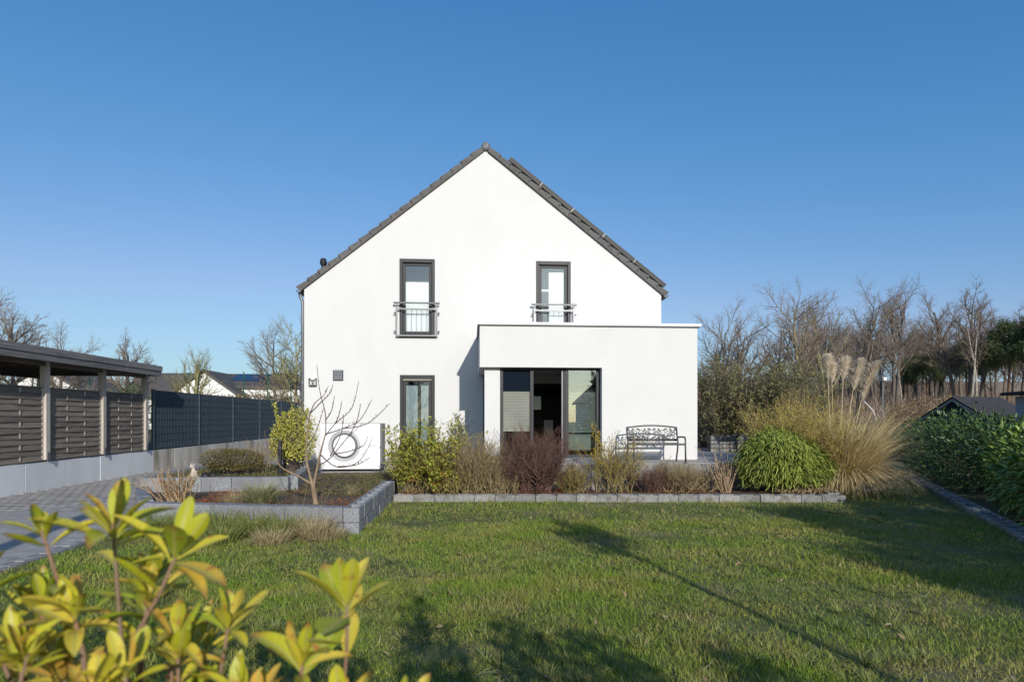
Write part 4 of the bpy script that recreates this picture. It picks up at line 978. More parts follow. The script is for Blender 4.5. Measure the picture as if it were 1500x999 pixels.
def tuft(name, loc, label, m, n, ln, wd, seed, base=0.08, th0=0.5, th1=1.3, cat='grass', group=None, seg=4, flat=1.0, wind=None):
    r = rs(seed); root = thing(name, loc, label, cat, group)
    az = r.uniform(0, 2 * np.pi, n)
    if wind is not None:
        k = r.uniform(size=n) < 0.5; az[k] = wind + r.normal(0, 0.6, k.sum())
    rad = base * np.sqrt(r.uniform(0, 1, n)); B = np.stack([np.cos(az) * rad, np.sin(az) * rad * flat, np.full(n, -0.01)], axis=1)
    put('blades', blademesh('blades', B, az + r.normal(0, 0.35, n), ln * r.uniform(0.5, 1.1, n), wd * r.uniform(.7, 1.2, n), np.abs(r.normal(0, th0, n)), th1 * r.uniform(0.3, 1.15, n), seg), m, root, world=False, kind='stuff')
    return root

# ------------------------------------------------------------------ plants of the front bed
BZ = 0.09
PG = dict(n=[5, 4, 3], wob=[0.10, 0.18, 0.25], up=[0.05, 0.04, 0.0], c=[8, 6], t0=[0.2, 0.1], a=[0.6, 0.7], l=[0.42, 0.5], r=[0.75, 0.75], tip=0.5)
twiggy('leafy_shrub', (-0.95, 12.45, BZ), 'tall loose shrub with yellow-green leaves and rusty base in front of the narrow dark-framed door', twigo, 46, 1.55, 0.66, 31, PG, 0.007,
       [(gyleaf, 3600, 0.07, 0.034, 0.2, 1.2), (redleaf, 300, 0.07, 0.034, 0.1, 0.42), (gyleaf, 900, 0.07, 0.034, 0.0, 0.35)], base=0.34)
twiggy('hanging_shrub', (-1.38, 12.35, BZ), 'sparse arching shrub with small green leaves against the heat pump side', twigo, 9, 1.35, 0.5, 32, PG, 0.005, [(gyleaf, 800, 0.075, 0.042, 0.1, 1.3)], base=0.10)
twiggy('twig_shrub', (0.15, 12.4, BZ), 'rounded tan twiggy shrub below the white corner pillar', twigt, 85, 1.25, 0.72, 33, dict(c=[10, 6], wob=[0.2, 0.28, 0.35], l=[0.45, 0.5]), 0.008, [(gyleaf, 420, 0.035, 0.018, 0.2, 1.0)], base=0.30)
twiggy('thuja_sapling', (-0.25, 13.6, 0.66), 'small dark green upright conifer peeking out behind the tan shrub', twigd, 12, 1.0, 0.25, 44, None, 0.005, [(laurd, 1500, 0.05, 0.014, 0.1, 1.3)], base=0.04)
twiggy('barberry_shrub', (1.30, 12.4, BZ), 'dense dark red-brown bare shrub in front of the open glazed door', twigr, 95, 1.38, 0.66, 34, dict(c=[11, 8], wob=[0.18, 0.28, 0.35], l=[0.42, 0.5], up=[0.05, 0.08, 0.08]), 0.008, None, base=0.36)
twiggy('low_shrub', (2.15, 12.35, BZ), 'low brown and green shrub between the red-brown shrub and the yellow-budded one', twigo, 70, 0.66, 0.85, 35, dict(c=[8, 5], wob=[0.2, 0.28, 0.35]), 0.007, [(redleaf, 160, 0.022, 0.010, 0.2, 1.2), (gyleaf, 420, 0.022, 0.010, 0.2, 1.2)], base=0.22)
twiggy('forsythia', (3.05, 12.35, BZ), 'open twiggy shrub with yellow buds in front of the metal bench', twigo, 44, 1.25, 0.72, 36, dict(c=[6, 4], wob=[0.14, 0.2, 0.24], up=[0.06, 0.07, 0.06], l=[0.40, 0.45]), 0.008, [(yleaf, 1500, 0.034, 0.018, 0.1, 1.4)], base=0.30)
twiggy('forsythia', (2.62, 12.30, BZ), 'few upright wands with orange-yellow buds beside the glazed door frame', twigt, 6, 1.62, 0.20, 37, dict(c=[4, 2], wob=[0.06, 0.1, 0.1], up=[0.06, 0.07, 0.06], l=[0.22, 0.4], t0=[0.4, 0.2]), 0.008, [(yleaf, 380, 0.045, 0.025, 0.3, 1.3)], base=0.06)
twiggy('spirea_shrub', (4.30, 12.35, BZ), 'low fuzzy grey-brown shrub below the right end of the bench', twigt, 80, 0.68, 0.95, 38, dict(c=[9, 6], wob=[0.14, 0.22, 0.3]), 0.007, None, base=0.22)
twiggy('spirea_shrub', (3.75, 12.3, BZ), 'small dark brown tangle of twigs at the foot of the yellow-budded shrub', twigr, 46, 0.58, 0.95, 39, dict(c=[8, 5], wob=[0.14, 0.22, 0.3]), 0.007, None, base=0.2)
twiggy('hydrangea', (5.30, 12.2, BZ), 'bare bleached canes of a hydrangea beside the green bamboo', twigc, 30, 0.95, 0.5, 40, dict(n=[5, 3], wob=[0.10, 0.2], up=[0.05, 0.05], c=[2], t0=[0.45], a=[0.5], l=[0.35], r=[0.7]), 0.009, [(twigc, 60, 0.03, 0.02, 0.85, 1.4)], base=0.10)
twiggy('spirea_shrub', (0.62, 12.2, BZ), 'low grey-tan twig cushion between the tan shrub and the red-brown shrub', twigt, 46, 0.5, 1.0, 45, dict(c=[8, 5], wob=[0.2, 0.3, 0.35]), 0.007, None, base=0.3)
twiggy('spirea_shrub', (4.85, 12.4, BZ), 'low tangle of grey-brown twigs left of the bleached hydrangea canes', twigt, 50, 0.55, 1.0, 46, dict(c=[8, 5], wob=[0.2, 0.3, 0.35]), 0.007, None, base=0.3)
twiggy('spirea_shrub', (-0.35, 12.25, BZ), 'low twiggy plant with green leaves at the foot of the tall loose shrub', twigo, 36, 0.6, 0.9, 47, dict(c=[8, 5], wob=[0.2, 0.3, 0.35]), 0.007, [(gyleaf, 420, 0.05, 0.025, 0.1, 1.2)], base=0.3)
# rounded bamboo clump with arching stems and drooping narrow leaves
def bamboo(loc, size, seed, label):
    r = rs(seed); root = thing('bamboo', loc, label, 'bamboo')
    n = 9500; d = unit(r.normal(size=(n * 2, 3))); d = d[d[:, 2] > -0.62][:n]
    lf = lumps(seed, 26, 0.26)(d)[:, None]
    P = d * (1 - 0.42 * r.uniform(0, 1, (n, 1)) ** 1.6) * lf * (1 + 0.30 * r.uniform(0, 1, (n, 1)) ** 9) * np.array(size) / 2 + np.array([0, 0, size[2] * 0.50]); P[:, 2] = np.maximum(P[:, 2], 0.06)
    dr = unit(d * np.array([0.8, 0.8, 0.25]) + r.normal(size=(n, 3)) * 0.35 + np.array([0, 0, -0.75])); up = unit(d + np.array([0, 0, 0.6]) + r.normal(size=(n, 3)) * 0.3)
    put('foliage', leafmesh('foliage', P, dr, up, 0.15 * r.uniform(.6, 1.5, n), 0.020 * r.uniform(.7, 1.3, n), 0.15), bambl, root, world=False, kind='stuff')
    rr = random.Random(seed); sg = []
    for k in range(90):
        e = P[rr.randrange(n)]; b = (e[0] * 0.25, e[1] * 0.25, 0); m_ = (e[0] * 0.6, e[1] * 0.6, e[2] * 0.75)
        sg += [(*b, *m_, 0.005, 0.004), (*m_, *e, 0.004, 0.002)]
    put('canes', segmesh('canes', sg, 4), twigo, root, world=False)
bamboo((6.62, 12.15, 0.08), (1.95, 1.15, 1.30), 41, 'dense rounded green bamboo with drooping narrow leaves at the bed corner')
twiggy('golden_shrub', (7.35, 12.95, 0.08), 'tall golden twiggy shrub with scattered yellow leaves between bamboo and pampas grass', goldtw, 120, 2.05, 0.66, 42, dict(c=[10, 7], wob=[0.16, 0.22, 0.3], l=[0.40, 0.5]), 0.008,
       [(yleaf, 2400, 0.04, 0.022, 0.1, 1.1), (gyleaf, 3600, 0.045, 0.022, 0.05, 0.9)], base=0.35)
twiggy('golden_shrub', (8.0, 12.45, 0.05), 'low sprawl of bright yellow leaves at the foot of the pampas grass', twigt, 26, 0.85, 0.8, 43, dict(c=[6, 4]), 0.005, [(yleaf, 800, 0.035, 0.02, 0.1, 1.1)], base=0.2)
# pampas grass
pg = tuft('pampas_grass', (8.28, 12.85, 0.0), 'large straw-coloured pampas grass with tall feathery plumes beside the lawn', pamp, 3400, 2.02, 0.015, 51, base=0.34, th0=0.17, th1=1.55, seg=8, cat='pampas grass')
r5 = rs(52)
az = r5.uniform(0, 2 * np.pi, 1700); B = np.stack([np.cos(az) * 0.25, np.sin(az) * 0.25, np.full(1700, 0.0)], axis=1)
put('hanging_blades', blademesh('hanging_blades', B, az, r5.uniform(1.0, 1.85, 1700), np.full(1700, 0.014), r5.uniform(0.2, 0.5, 1700), r5.uniform(1.8, 2.6, 1700), 8), pamp, pg, world=False, kind='stuff')
for k, (bx, tx, tz, ln, bend, n) in enumerate(((-0.36, -0.37, 3.02, 0.75, 0.10, 1500), (-0.28, -0.30, 2.82, 0.60, 0.05, 1000), (-0.08, -0.03, 2.95, 0.70, 0.25, 1400), (0.06, 0.30, 2.92, 0.95, 0.42, 1900), (0.20, 0.66, 2.86, 1.15, 0.75, 2300))):
    st = []; base = Vector((bx * 0.6, 0, 0)); topv = Vector((tx, -0.05 * k, tz))
    ctrl = Vector((bx * 1.05, -0.02, tz * 0.72))
    for i in range(13):
        t = i / 12; p = base * (1 - t) ** 2 + ctrl * 2 * t * (1 - t) + topv * t * t; st.append(tuple(p))
    s_ = MB().tube(st, [0.011 * (1 - 0.7 * i / 12) for i in range(13)], 6).build('plume_stalk', pamp, pg, smooth=True, world=False)
    t = np.sqrt(r5.uniform((1 - ln / tz * 1.0) ** 2, 1, n)); bz, ct, tp = np.array(base), np.array(ctrl), np.array(topv)
    Pp = bz * (1 - t[:, None]) ** 2 + ct * 2 * (t * (1 - t))[:, None] + tp * (t * t)[:, None]
    az = np.where(r5.uniform(size=n) < 0.45, r5.uniform(0, 2 * np.pi, n), r5.normal(0.0, 0.9, n)) if bend < 0.3 else r5.normal(0.0, 1.1, n)
    u_ = (t - (1 - ln / tz)) / (ln / tz); fl = 0.21 * np.sin(np.pi * np.clip(u_ * 0.80 + 0.14, 0, 1)) * r5.uniform(.5, 1.25, n) + 0.02
    put('plume', blademesh('plume', Pp, az, fl * (1 + bend * 0.5), np.full(n, 0.011), r5.uniform(0.08, 0.42, n), r5.uniform(0.2, 1.1, n) + bend * 0.9, 4), plume, s_, world=False, kind='stuff')

# ------------------------------------------------------------------ raised bed plants
twiggy('hydrangea', (-4.72, 10.0, 0.27), 'bushy bare hydrangea with pinkish tan canes at the driveway corner of the raised bed', hydt, 58, 0.62, 0.75, 61, dict(n=[5, 3, 2], wob=[0.10, 0.16, 0.2], up=[0.05, 0.06, 0.05], c=[3, 2], t0=[0.35, 0.3], a=[0.5, 0.5], l=[0.38, 0.45], r=[0.75, 0.7], tip=0.6), 0.0085, [(gyleaf, 110, 0.022, 0.012, 0.4, 1.2)], base=0.16)
leafy('dome_shrub', (-4.92, 12.75, 0.46), (1.05, 0.95, 0.56), 'low dome-shaped bronze-green evergreen on the upper terrace', 'shrub', domel, 5200, 0.035, 0.018, 62, shell=0.4, outward=0.8, droop=-0.2)
twiggy('dry_perennial', (-4.45, 13.1, 0.46), 'dry brown stalks standing behind the dome-shaped evergreen', twigt, 34, 0.72, 0.35, 63, dict(c=[4, 3]), 0.004, [(redleaf, 160, 0.03, 0.015, 0.2, 1.2)], base=0.14)
leafy('euonymus', (-3.9, 13.35, 0.46), (0.92, 0.8, 1.25), 'upright golden variegated euonymus beside the heat pump', 'shrub', euon, 5200, 0.045, 0.026, 64, shell=0.5, outward=0.7, droop=-0.3)
for k, (dx, dz) in enumerate(((-0.36, 1.52), (0.02, 1.50), (0.34, 1.38), (-0.16, 1.32), (0.42, 1.10))):
    r = rs(640 + k); n = 190; t = r.uniform(0.5, 1.0, n)
    P = np.stack([dx * t + r.normal(0, .022, n), r.normal(0, .03, n), dz * t], axis=1)
    eo = [o for o in S.objects if o.name.startswith('euonymus')][0]
    put('shoot', leafmesh('shoot', P, unit(r.normal(size=(n, 3)) + np.array([dx * .3, 0, .6])), unit(r.normal(size=(n, 3)) + np.array([0, 0, 1.])), 0.05 * r.uniform(.6, 1.2, n), 0.028 * r.uniform(.7, 1.2, n)), euon, eo, world=False, kind='stuff')
tuft('grass_tuft', (-3.32, 9.75, 0.27), 'rounded grey-green ornamental grass inside the raised bed', tuftb, 1300, 0.46, 0.008, 65, base=0.12, th0=0.45, th1=1.3)
tuft('grass_tuft', (-3.75, 9.95, 0.27), 'small withered tan grass tuft beside the bare hydrangea', tuftd, 420, 0.26, 0.005, 66, base=0.14, th0=0.6, th1=0.8)
tuft('grass_tuft', (-2.15, 10.9, 0.27), 'small dry reddish tuft in the ground cover behind the bare tree', tuftd, 260, 0.24, 0.005, 67, base=0.06, th0=0.6, th1=0.9)
# ground cover
def cover(name, n, xr, yr, z, seed, m=coverl, sz=0.035, clump=1.6):
    r = rs(seed); x = r.uniform(*xr, n); y = r.uniform(*yr, n)
    keep = (np.sin(x * clump * 2.1 + seed) + np.sin(y * clump * 2.7 + seed * 2) + r.normal(0, .7, n)) > -0.2
    x, y = x[keep], y[keep]; n = len(x)
    P = np.stack([x, y, z + np.abs(r.normal(0, 0.035, n))], axis=1)
    o = put(name, leafmesh(name, P, unit(r.normal(size=(n, 3)) + np.array([0, 0, .5])), unit(r.normal(size=(n, 3)) * .5 + np.array([0, -.3, 1.])), sz * r.uniform(.6, 1.3, n), sz * .5 * r.uniform(.7, 1.2, n)), m)
    return o
tag(cover('ground_cover', 9000, (-3.4, -1.8), (10.7, 15.2), 0.275, 71), 'low green and bronze ground cover in the raised bed before the heat pump', 'ground cover', kind='stuff')
tag(cover('ground_cover', 9000, (-6.0, -3.55), (11.9, 15.0), 0.465, 72), 'green ground cover on the upper terrace around the dome evergreen', 'ground cover', kind='stuff')
tag(cover('leaf_litter', 5000, (-4.6, -1.8), (9.5, 11.4), 0.275, 73, redleaf, 0.028, 1.0), 'brown leaf litter and bark on the raised bed soil', 'leaf litter', kind='stuff')
tag(cover('leaf_litter', 6000, (-1.4, 7.0), (12.0, 12.7), 0.10, 74, redleaf, 0.030, 1.0), 'brown leaf litter under the shrubs of the front bed', 'leaf litter', kind='stuff')
tag(cover('leaf_litter', 1500, (6.2, 7.4), (11.6, 12.3), 0.105, 75, beech, 0.07, 0.2), 'straw-coloured dead bamboo leaves in the bed corner', 'leaf litter', kind='stuff')
# bare young multi-stem tree: limbs laid out by hand, twigs along them
tr = thing('bare_young_tree', (-2.48, 9.75, 0.26), 'bare young multi-stemmed tree with smooth tan trunk in the raised bed', 'tree')
def limb(pts, r0, r1, m=barkm, name='limb', k=8):
    n = len(pts)
    # smooth with Catmull-Rom
    P = [Vector(p) for p in pts]; Q = []
    for i in range(n - 1):
        a, b, c, d = P[max(0, i - 1)], P[i], P[i + 1], P[min(n - 1, i + 2)]
        for s_ in range(5):
            t = s_ / 5
            Q.append(0.5 * ((2 * b) + (-a + c) * t + (2 * a - 5 * b + 4 * c - d) * t * t + (-a + 3 * b - 3 * c + d) * t ** 3))
    Q.append(P[-1]); N = len(Q)
    return MB().tube([tuple(q) for q in Q], [r0 + (r1 - r0) * i / (N - 1) for i in range(N)], k).build(name, m, tr, smooth=True, world=False)
limb([(0.03, 0, -0.03), (0.0, 0, 0.12), (-0.03, 0.0, 0.34)], 0.048, 0.034, name='trunk', k=10)
limb([(-0.03, 0, 0.30), (-0.10, 0.02, 0.55), (-0.14, 0.02, 0.78), (-0.12, 0.03, 1.2), (-0.08, 0.03, 1.5)], 0.026, 0.009)
limb([(-0.02, 0, 0.30), (0.03, -0.02, 0.55), (0.10, -0.03, 0.85), (0.17, 0.0, 1.15)], 0.026, 0.010)
limb([(-0.03, 0, 0.33), (-0.25, -0.08, 0.48), (-0.46, -0.12, 0.60), (-0.60, -0.13, 0.76)], 0.020, 0.008)
limb([(-0.58, -0.13, 0.73), (-0.70, -0.13, 0.98), (-0.74, -0.13, 1.2)], 0.007, 0.004, twigp, 'shoot', 6)
tw = [  # upper shoots, plum coloured
    [(0.17, 0.0, 1.12), (0.16, 0.02, 1.45), (0.06, 0.05, 1.85), (0.02, 0.05, 2.24)],
    [(0.16, 0.0, 1.10), (0.30, 0.1, 1.30), (0.55, 0.15, 1.55), (0.66, 0.15, 1.98)],
    [(0.17, 0.0, 1.13), (0.45, -0.1, 1.22), (0.72, -0.1, 1.35), (0.92, -0.15, 1.68)],
    [(0.45, -0.1, 1.22), (0.85, -0.15, 1.30), (1.20, -0.15, 1.62)],
    [(0.03, -0.02, 0.62), (0.25, -0.05, 0.75), (0.50, -0.06, 1.05), (0.75, -0.05, 1.30)],
    [(0.10, -0.03, 0.80), (0.40, -0.2, 0.62), (0.75, -0.3, 0.72), (0.95, -0.32, 1.05)],
    [(0.40, -0.2, 0.63), (0.70, -0.25, 0.66), (0.92, -0.3, 0.78)],
    [(-0.08, 0.03, 1.45), (-0.02, 0.06, 1.62), (0.12, 0.08, 1.75), (0.20, 0.05, 1.90)],
    [(-0.10, 0.03, 1.35), (-0.22, 0.05, 1.55), (-0.28, 0.05, 1.75)],
    [(-0.09, 0.03, 1.45), (0.06, 0.0, 1.60), (0.24, -0.02, 1.78), (0.28, 0.0, 1.92)],
    [(-0.13, 0.02, 0.95), (0.0, 0.05, 1.15), (0.12, 0.08, 1.55)],
    [(0.30, 0.1, 1.30), (0.36, 0.1, 1.45), (0.40, 0.12, 1.66)],
    [(0.25, -0.05, 0.78), (0.42, -0.02, 1.15), (0.45, 0.0, 1.45)],
    [(0.55, -0.06, 1.10), (0.68, -0.1, 1.35), (0.74, -0.1, 1.62)],
    [(0.16, 0.02, 1.35), (0.26, 0.0, 1.50), (0.31, 0.0, 1.74)],
    [(-0.50, -0.12, 0.62), (-0.55, -0.1, 0.85), (-0.50, -0.1, 1.1)],
    [(0.30, -0.06, 0.82), (0.55, -0.1, 0.86), (0.78, -0.12, 0.95), (0.85, -0.12, 1.1)],
]
rb = random.Random(9)
buds = []
for s_ in tw:
    limb(s_, 0.0105, 0.0042, twigp, 'shoot', 6)
    for i in range(7):
        t = rb.uniform(0.25, 1.0) * (len(s_) - 1); a = int(min(t, len(s_) - 2)); f = t - a
        p = tuple(s_[a][m] + (s_[a + 1][m] - s_[a][m]) * f for m in range(3)); buds.append((*p, p[0] + rb.uniform(-.012, .012), p[1], p[2] + 0.025, 0.006, 0.003))
put('buds', segmesh('buds', buds, 5), twigp, tr, world=False)
# black bollard light, lit by nothing
bo = thing('bollard_light', (-3.84, 12.4, 0.46), 'slim black bollard light among the golden shrub on the upper terrace', 'bollard light')
MB().lathe([(0, 0), (0.055, 0), (0.055, 0.02), (0.038, 0.025), (0.038, 0.58), (0, 0.58)], (0, 0, 0), 'z', 14).build('post', black, bo, world=False)
MB().lathe([(0, 0.60), (0.044, 0.60), (0.044, 0.72), (0.036, 0.735), (0, 0.735)], (0, 0, 0.0), 'z', 14).build('lamp_head', black, bo, world=False)
MB().lathe([(0.032, 0.58), (0.032, 0.60)], (0, 0, 0), 'z', 14).build('lens', zinc, bo, world=False)
# little white stone figurine
fgm = mat('cream_stone', (0.50, 0.43, 0.35), (0.60, 0.54, 0.46), scale=12, rough=0.9, bump=0.2)
fg = thing('figurine', (-5.32, 11.95, 0.46), 'small cream stone garden figurine of a sitting long-necked animal on the upper terrace', 'figurine')
MB().tube([(0, 0, 0), (0, 0, 0.06), (0.0, 0, 0.13), (-0.01, 0, 0.19), (-0.015, -0.01, 0.24), (-0.02, -0.03, 0.27), (-0.03, -0.09, 0.262)], [0.065, 0.075, 0.06, 0.036, 0.030, 0.034, 0.014], 12).build('body', fgm, fg, smooth=True, world=False)
for sx in (-1, 1): MB().tube([(-0.02 + sx * 0.018, -0.015, 0.285), (-0.02 + sx * 0.045, 0.0, 0.315)], [0.012, 0.003], 6).build('ear', fgm, fg, world=False)
st_ = thing('black_pebble', (-5.12, 12.0, 0.46), 'round black stone beside the cream figurine', 'stone')
MB().lathe([(0, 0), (0.06, 0.01), (0.085, 0.07), (0.06, 0.13), (0, 0.15)], (0, 0, -0.01), 'z', 14).build('stone', black, st_, smooth=True, world=False)

# long grass tufts against the raised bed wall
tg = [(-4.55, 9.05, tuftg, 0.34, 'long green grass tuft at the driveway end of the raised bed wall'), (-4.05, 8.95, tuftg, 0.40, 'long grass tuft against the raised bed below the bare hydrangea'),
      (-3.55, 8.80, tuftg, 0.44, 'lush long green grass tuft at the middle of the raised bed wall'), (-3.05, 8.65, tuftg, 0.42, 'long green grass tuft below the rounded ornamental grass'),
      (-2.60, 8.52, tuftg, 0.40, 'long grass tuft with seed stalks below the bare tree'), (-2.15, 8.40, tuftd, 0.40, 'straw-coloured dry grass tuft near the front corner of the raised bed'),
      (-3.30, 8.25, tuftg, 0.30, 'short outlying green tuft in front of the long grass'), (-2.60, 8.10, tuftd, 0.26, 'small dry tuft spreading into the lawn before the raised bed'), (-1.95, 8.28, tuftd, 0.24, 'short straw tuft right at the raised bed corner')]
for k, (x, y, m, ln, lab) in enumerate(tg):
    tuft('grass_tuft', (x, y, 0.0), lab, m, 900, ln, 0.0085, 80 + k, base=0.20, th0=0.6, th1=1.2, group='long grass along the raised bed')
# long stalks over the bed edge
tuft('grass_tuft', (-2.45, 8.62, 0.0), 'few tall bent seed stalks leaning over the raised bed wall', tuftd, 26, 0.85, 0.004, 95, base=0.5, th0=0.3, th1=0.5, flat=0.15)

# ------------------------------------------------------------------ lawn grass
LAWN_WORN = [(random.Random(900 + q).uniform(-2.5, 5.5), random.Random(950 + q).uniform(3.4, 10.8), random.Random(970 + q).uniform(0.08, 0.34), random.Random(990 + q).uniform(0.3, 0.75)) for q in range(34)]
def lawn_blades(seed, n, dmin, dmax, ln, wd):
    r = rs(seed); d = dmin + (dmax - dmin) * r.uniform(0, 1, n) ** 0.80
    a = r.uniform(-0.86, 0.95, n); x = d * np.tan(a * 0.83 + 0.068); y = d
    k = inpoly(x, y, lawn_poly); x, y = x[k], y[k]
    nz = np.sin(x * 1.7 + 1.3 * np.sin(y * 1.1)) + np.sin(y * 2.3 + 1.7 * np.sin(x * 0.9 + 2)) + 0.7 * np.sin(x * 5.1 + y * 4.3)
    bare = np.exp(-(((x + 1.05) / 0.55) ** 2 + ((y - 9.35) / 0.36) ** 2)) + 0.8 * np.exp(-(((x - 2.4) / 0.5) ** 2 + ((y - 4.6) / 0.3) ** 2)) + 0.7 * np.exp(-(((x + 1.35) / 0.25) ** 2 + ((y - 8.3) / 0.35) ** 2)) + sum(a_ * np.exp(-(((x - cx_) / w_) ** 2 + ((y - cy_) / (w_ * 0.7)) ** 2)) for cx_, cy_, w_, a_ in LAWN_WORN)
    keep = r.uniform(size=len(x)) > (np.clip(-nz * 0.16 - 0.10, 0, 0.45) + bare * 0.95)
    x, y, nz = x[keep], y[keep], nz[keep]; n = len(x)
    L = ln * r.uniform(0.55, 1.35, n) * (1 + 0.22 * nz); az = r.uniform(0, 2 * np.pi, n)
    B = np.stack([x, y, np.full(n, -0.004)], axis=1)
    return B, az, L, wd * r.uniform(.7, 1.3, n), np.abs(r.normal(0.45, 0.3, n)), r.uniform(0.2, 1.3, n)
parts = [lawn_blades(101, 150000, 2.2, 6.2, 0.050, 0.0042), lawn_blades(102, 130000, 5.6, 9.5, 0.052, 0.0058), lawn_blades(103, 90000, 9.0, 16.0, 0.055, 0.0085)]
cat_ = [np.concatenate([p[i] for p in parts]) for i in range(6)]
o = put('lawn_grass', blademesh('lawn_grass', *cat_, 2), grassm); tag(o, 'short mown green lawn grass with straw-coloured patches', 'grass', kind='stuff')
# coarser clumps in the lawn
r = rs(110); n = 420; d = r.uniform(3.2, 10.8, n); x = d * np.tan(r.uniform(-0.5, 0.85, n) * 0.8); k = inpoly(x, d, lawn_poly); cxs, cys = x[k], d[k]
Bs = []; azs = []
for q in range(len(cxs)):
    m_ = 55; a_ = r.uniform(0, 2 * np.pi, m_); rad = 0.05 * np.sqrt(r.uniform(size=m_))
    Bs.append(np.stack([cxs[q] + np.cos(a_) * rad, cys[q] + np.sin(a_) * rad, np.full(m_, -0.003)], axis=1)); azs.append(a_)
Bs = np.concatenate(Bs); azs = np.concatenate(azs); n = len(Bs)
o = put('coarse_grass', blademesh('coarse_grass', Bs, azs, r.uniform(0.06, 0.13, n), np.full(n, 0.0055), np.abs(r.normal(0.5, .3, n)), r.uniform(0.4, 1.3, n), 3), tuftg); tag(o, 'coarser clumps of long grass scattered through the lawn', 'grass', kind='stuff')
r = rs(115); n = 26000; x = r.uniform(-5, 9, n); y = 3.0 + 9.0 * r.uniform(0, 1, n) ** 1.2
k = inpoly(x, y, lawn_poly) & ((np.sin(x * 3.1 + 2 * np.sin(y * 1.7)) + np.sin(y * 3.7 + 1.5 * np.sin(x * 2.3)) + r.normal(0, 0.6, n)) > 0.9); x, y = x[k], y[k]; n = len(x)
o = put('dry_thatch', blademesh('dry_thatch', np.stack([x, y, r.uniform(0.008, 0.035, n)], axis=1), r.uniform(0, 6.28, n), r.uniform(0.03, 0.11, n), r.uniform(0.004, 0.007, n), r.uniform(0.9, 1.5, n), r.uniform(-0.2, 0.3, n), 2), tuftd); tag(o, 'straw-coloured dead grass thatch lying in patches on the lawn', 'grass', kind='stuff')
o = cover('lawn_weeds', 2600, (-3.5, 5.5), (3.3, 10.5), 0.012, 77, coverl, 0.045, 1.4); tag(o, 'small broad-leaved weeds and moss spread through the lawn', 'weeds', kind='stuff')
o = cover('fallen_leaves', 420, (-3.5, 6.5), (3.3, 11.2), 0.03, 76, beech, 0.05, 0.2); tag(o, 'few dry fallen leaves scattered on the lawn', 'leaves', kind='stuff')

# ------------------------------------------------------------------ laurel hedge along the edging
HD = Vector((HE0[0] - HE1[0], HE0[1] - HE1[1], 0)); HLn = HD.length; HD.normalize(); HN = Vector((HD.y, -HD.x, 0))
hl = [('cherry laurel at the near end of the hedge, leaning over the edging stones', laur_lit), ('bright cherry laurel with sunlight put into its leaf colour beside the edging stones', laur_lit), ('glossy cherry laurel with yellowish tips in front of the grey-sided shed', laur_lit),
      ('cherry laurel with mixed sunlit and dark leaf tones beside the blue playhouse', laur_lit), ('dark cherry laurel right below the blue playhouse gable', laurd), ('dark cherry laurel in the middle of the shaded hedge', laurd),
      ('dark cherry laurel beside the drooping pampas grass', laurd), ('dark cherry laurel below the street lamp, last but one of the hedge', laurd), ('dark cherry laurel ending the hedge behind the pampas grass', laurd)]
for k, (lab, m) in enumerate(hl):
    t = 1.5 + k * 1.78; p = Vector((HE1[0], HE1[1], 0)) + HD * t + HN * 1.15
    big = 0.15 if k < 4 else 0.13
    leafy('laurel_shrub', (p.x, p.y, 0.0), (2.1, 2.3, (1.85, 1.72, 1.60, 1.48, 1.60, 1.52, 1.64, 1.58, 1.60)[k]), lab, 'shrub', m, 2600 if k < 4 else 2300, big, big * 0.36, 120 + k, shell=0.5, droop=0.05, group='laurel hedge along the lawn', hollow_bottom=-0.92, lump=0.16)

# ------------------------------------------------------------------ trees
def tree(name, loc, label, seed, P, h, r0, mtrunk, mcrown, group, cat='tree', k0=7, leaves=None, lvl_split=2, lean=(0, 0)):
    rr = random.Random(seed); root = thing(name, loc, label, cat, group)
    out = [[] for _ in P['n']]
    grow(rr, out, (0, 0, -0.15), vn((lean[0], lean[1], 1)), h, r0, 0, P)
    put('trunk', segmesh('trunk', [s for o in out[:lvl_split] for s in o], k0), mtrunk, root, world=False)
    put('crown', segmesh('crown', [s for o in out[lvl_split:] for s in o], 3), mcrown, root, world=False, kind='stuff')
    if leaves:
        lm_, cnt, ll, lw, sprd = leaves
        r = rs(seed); pool = np.array([s[3:6] for o in out[lvl_split:] for s in o]); I = r.randint(0, len(pool), cnt)
        Pp = pool[I] + r.normal(size=(cnt, 3)) * sprd
        put('foliage', leafmesh('foliage', Pp, unit(r.normal(size=(cnt, 3))), unit(r.normal(size=(cnt, 3)) + np.array([0, 0, 1.2])), ll * r.uniform(.6, 1.3, cnt), lw * r.uniform(.6, 1.3, cnt)), lm_, root, world=False, kind='stuff')
    return root
PO = dict(n=[9, 7, 5, 4, 3], wob=[0.05, 0.16, 0.2, 0.26, 0.3], up=[0.02, 0.12, 0.08, 0.04, 0.02], c=[13, 8, 7, 7], t0=[0.30, 0.2, 0.15, 0.1], a=[0.72, 0.62, 0.65, 0.7], l=[0.42, 0.52, 0.50, 0.6], r=[0.36, 0.52, 0.58, 0.62], tip=0.24, spiral=True)
def gzf(x, y): return float(gz(x, y))
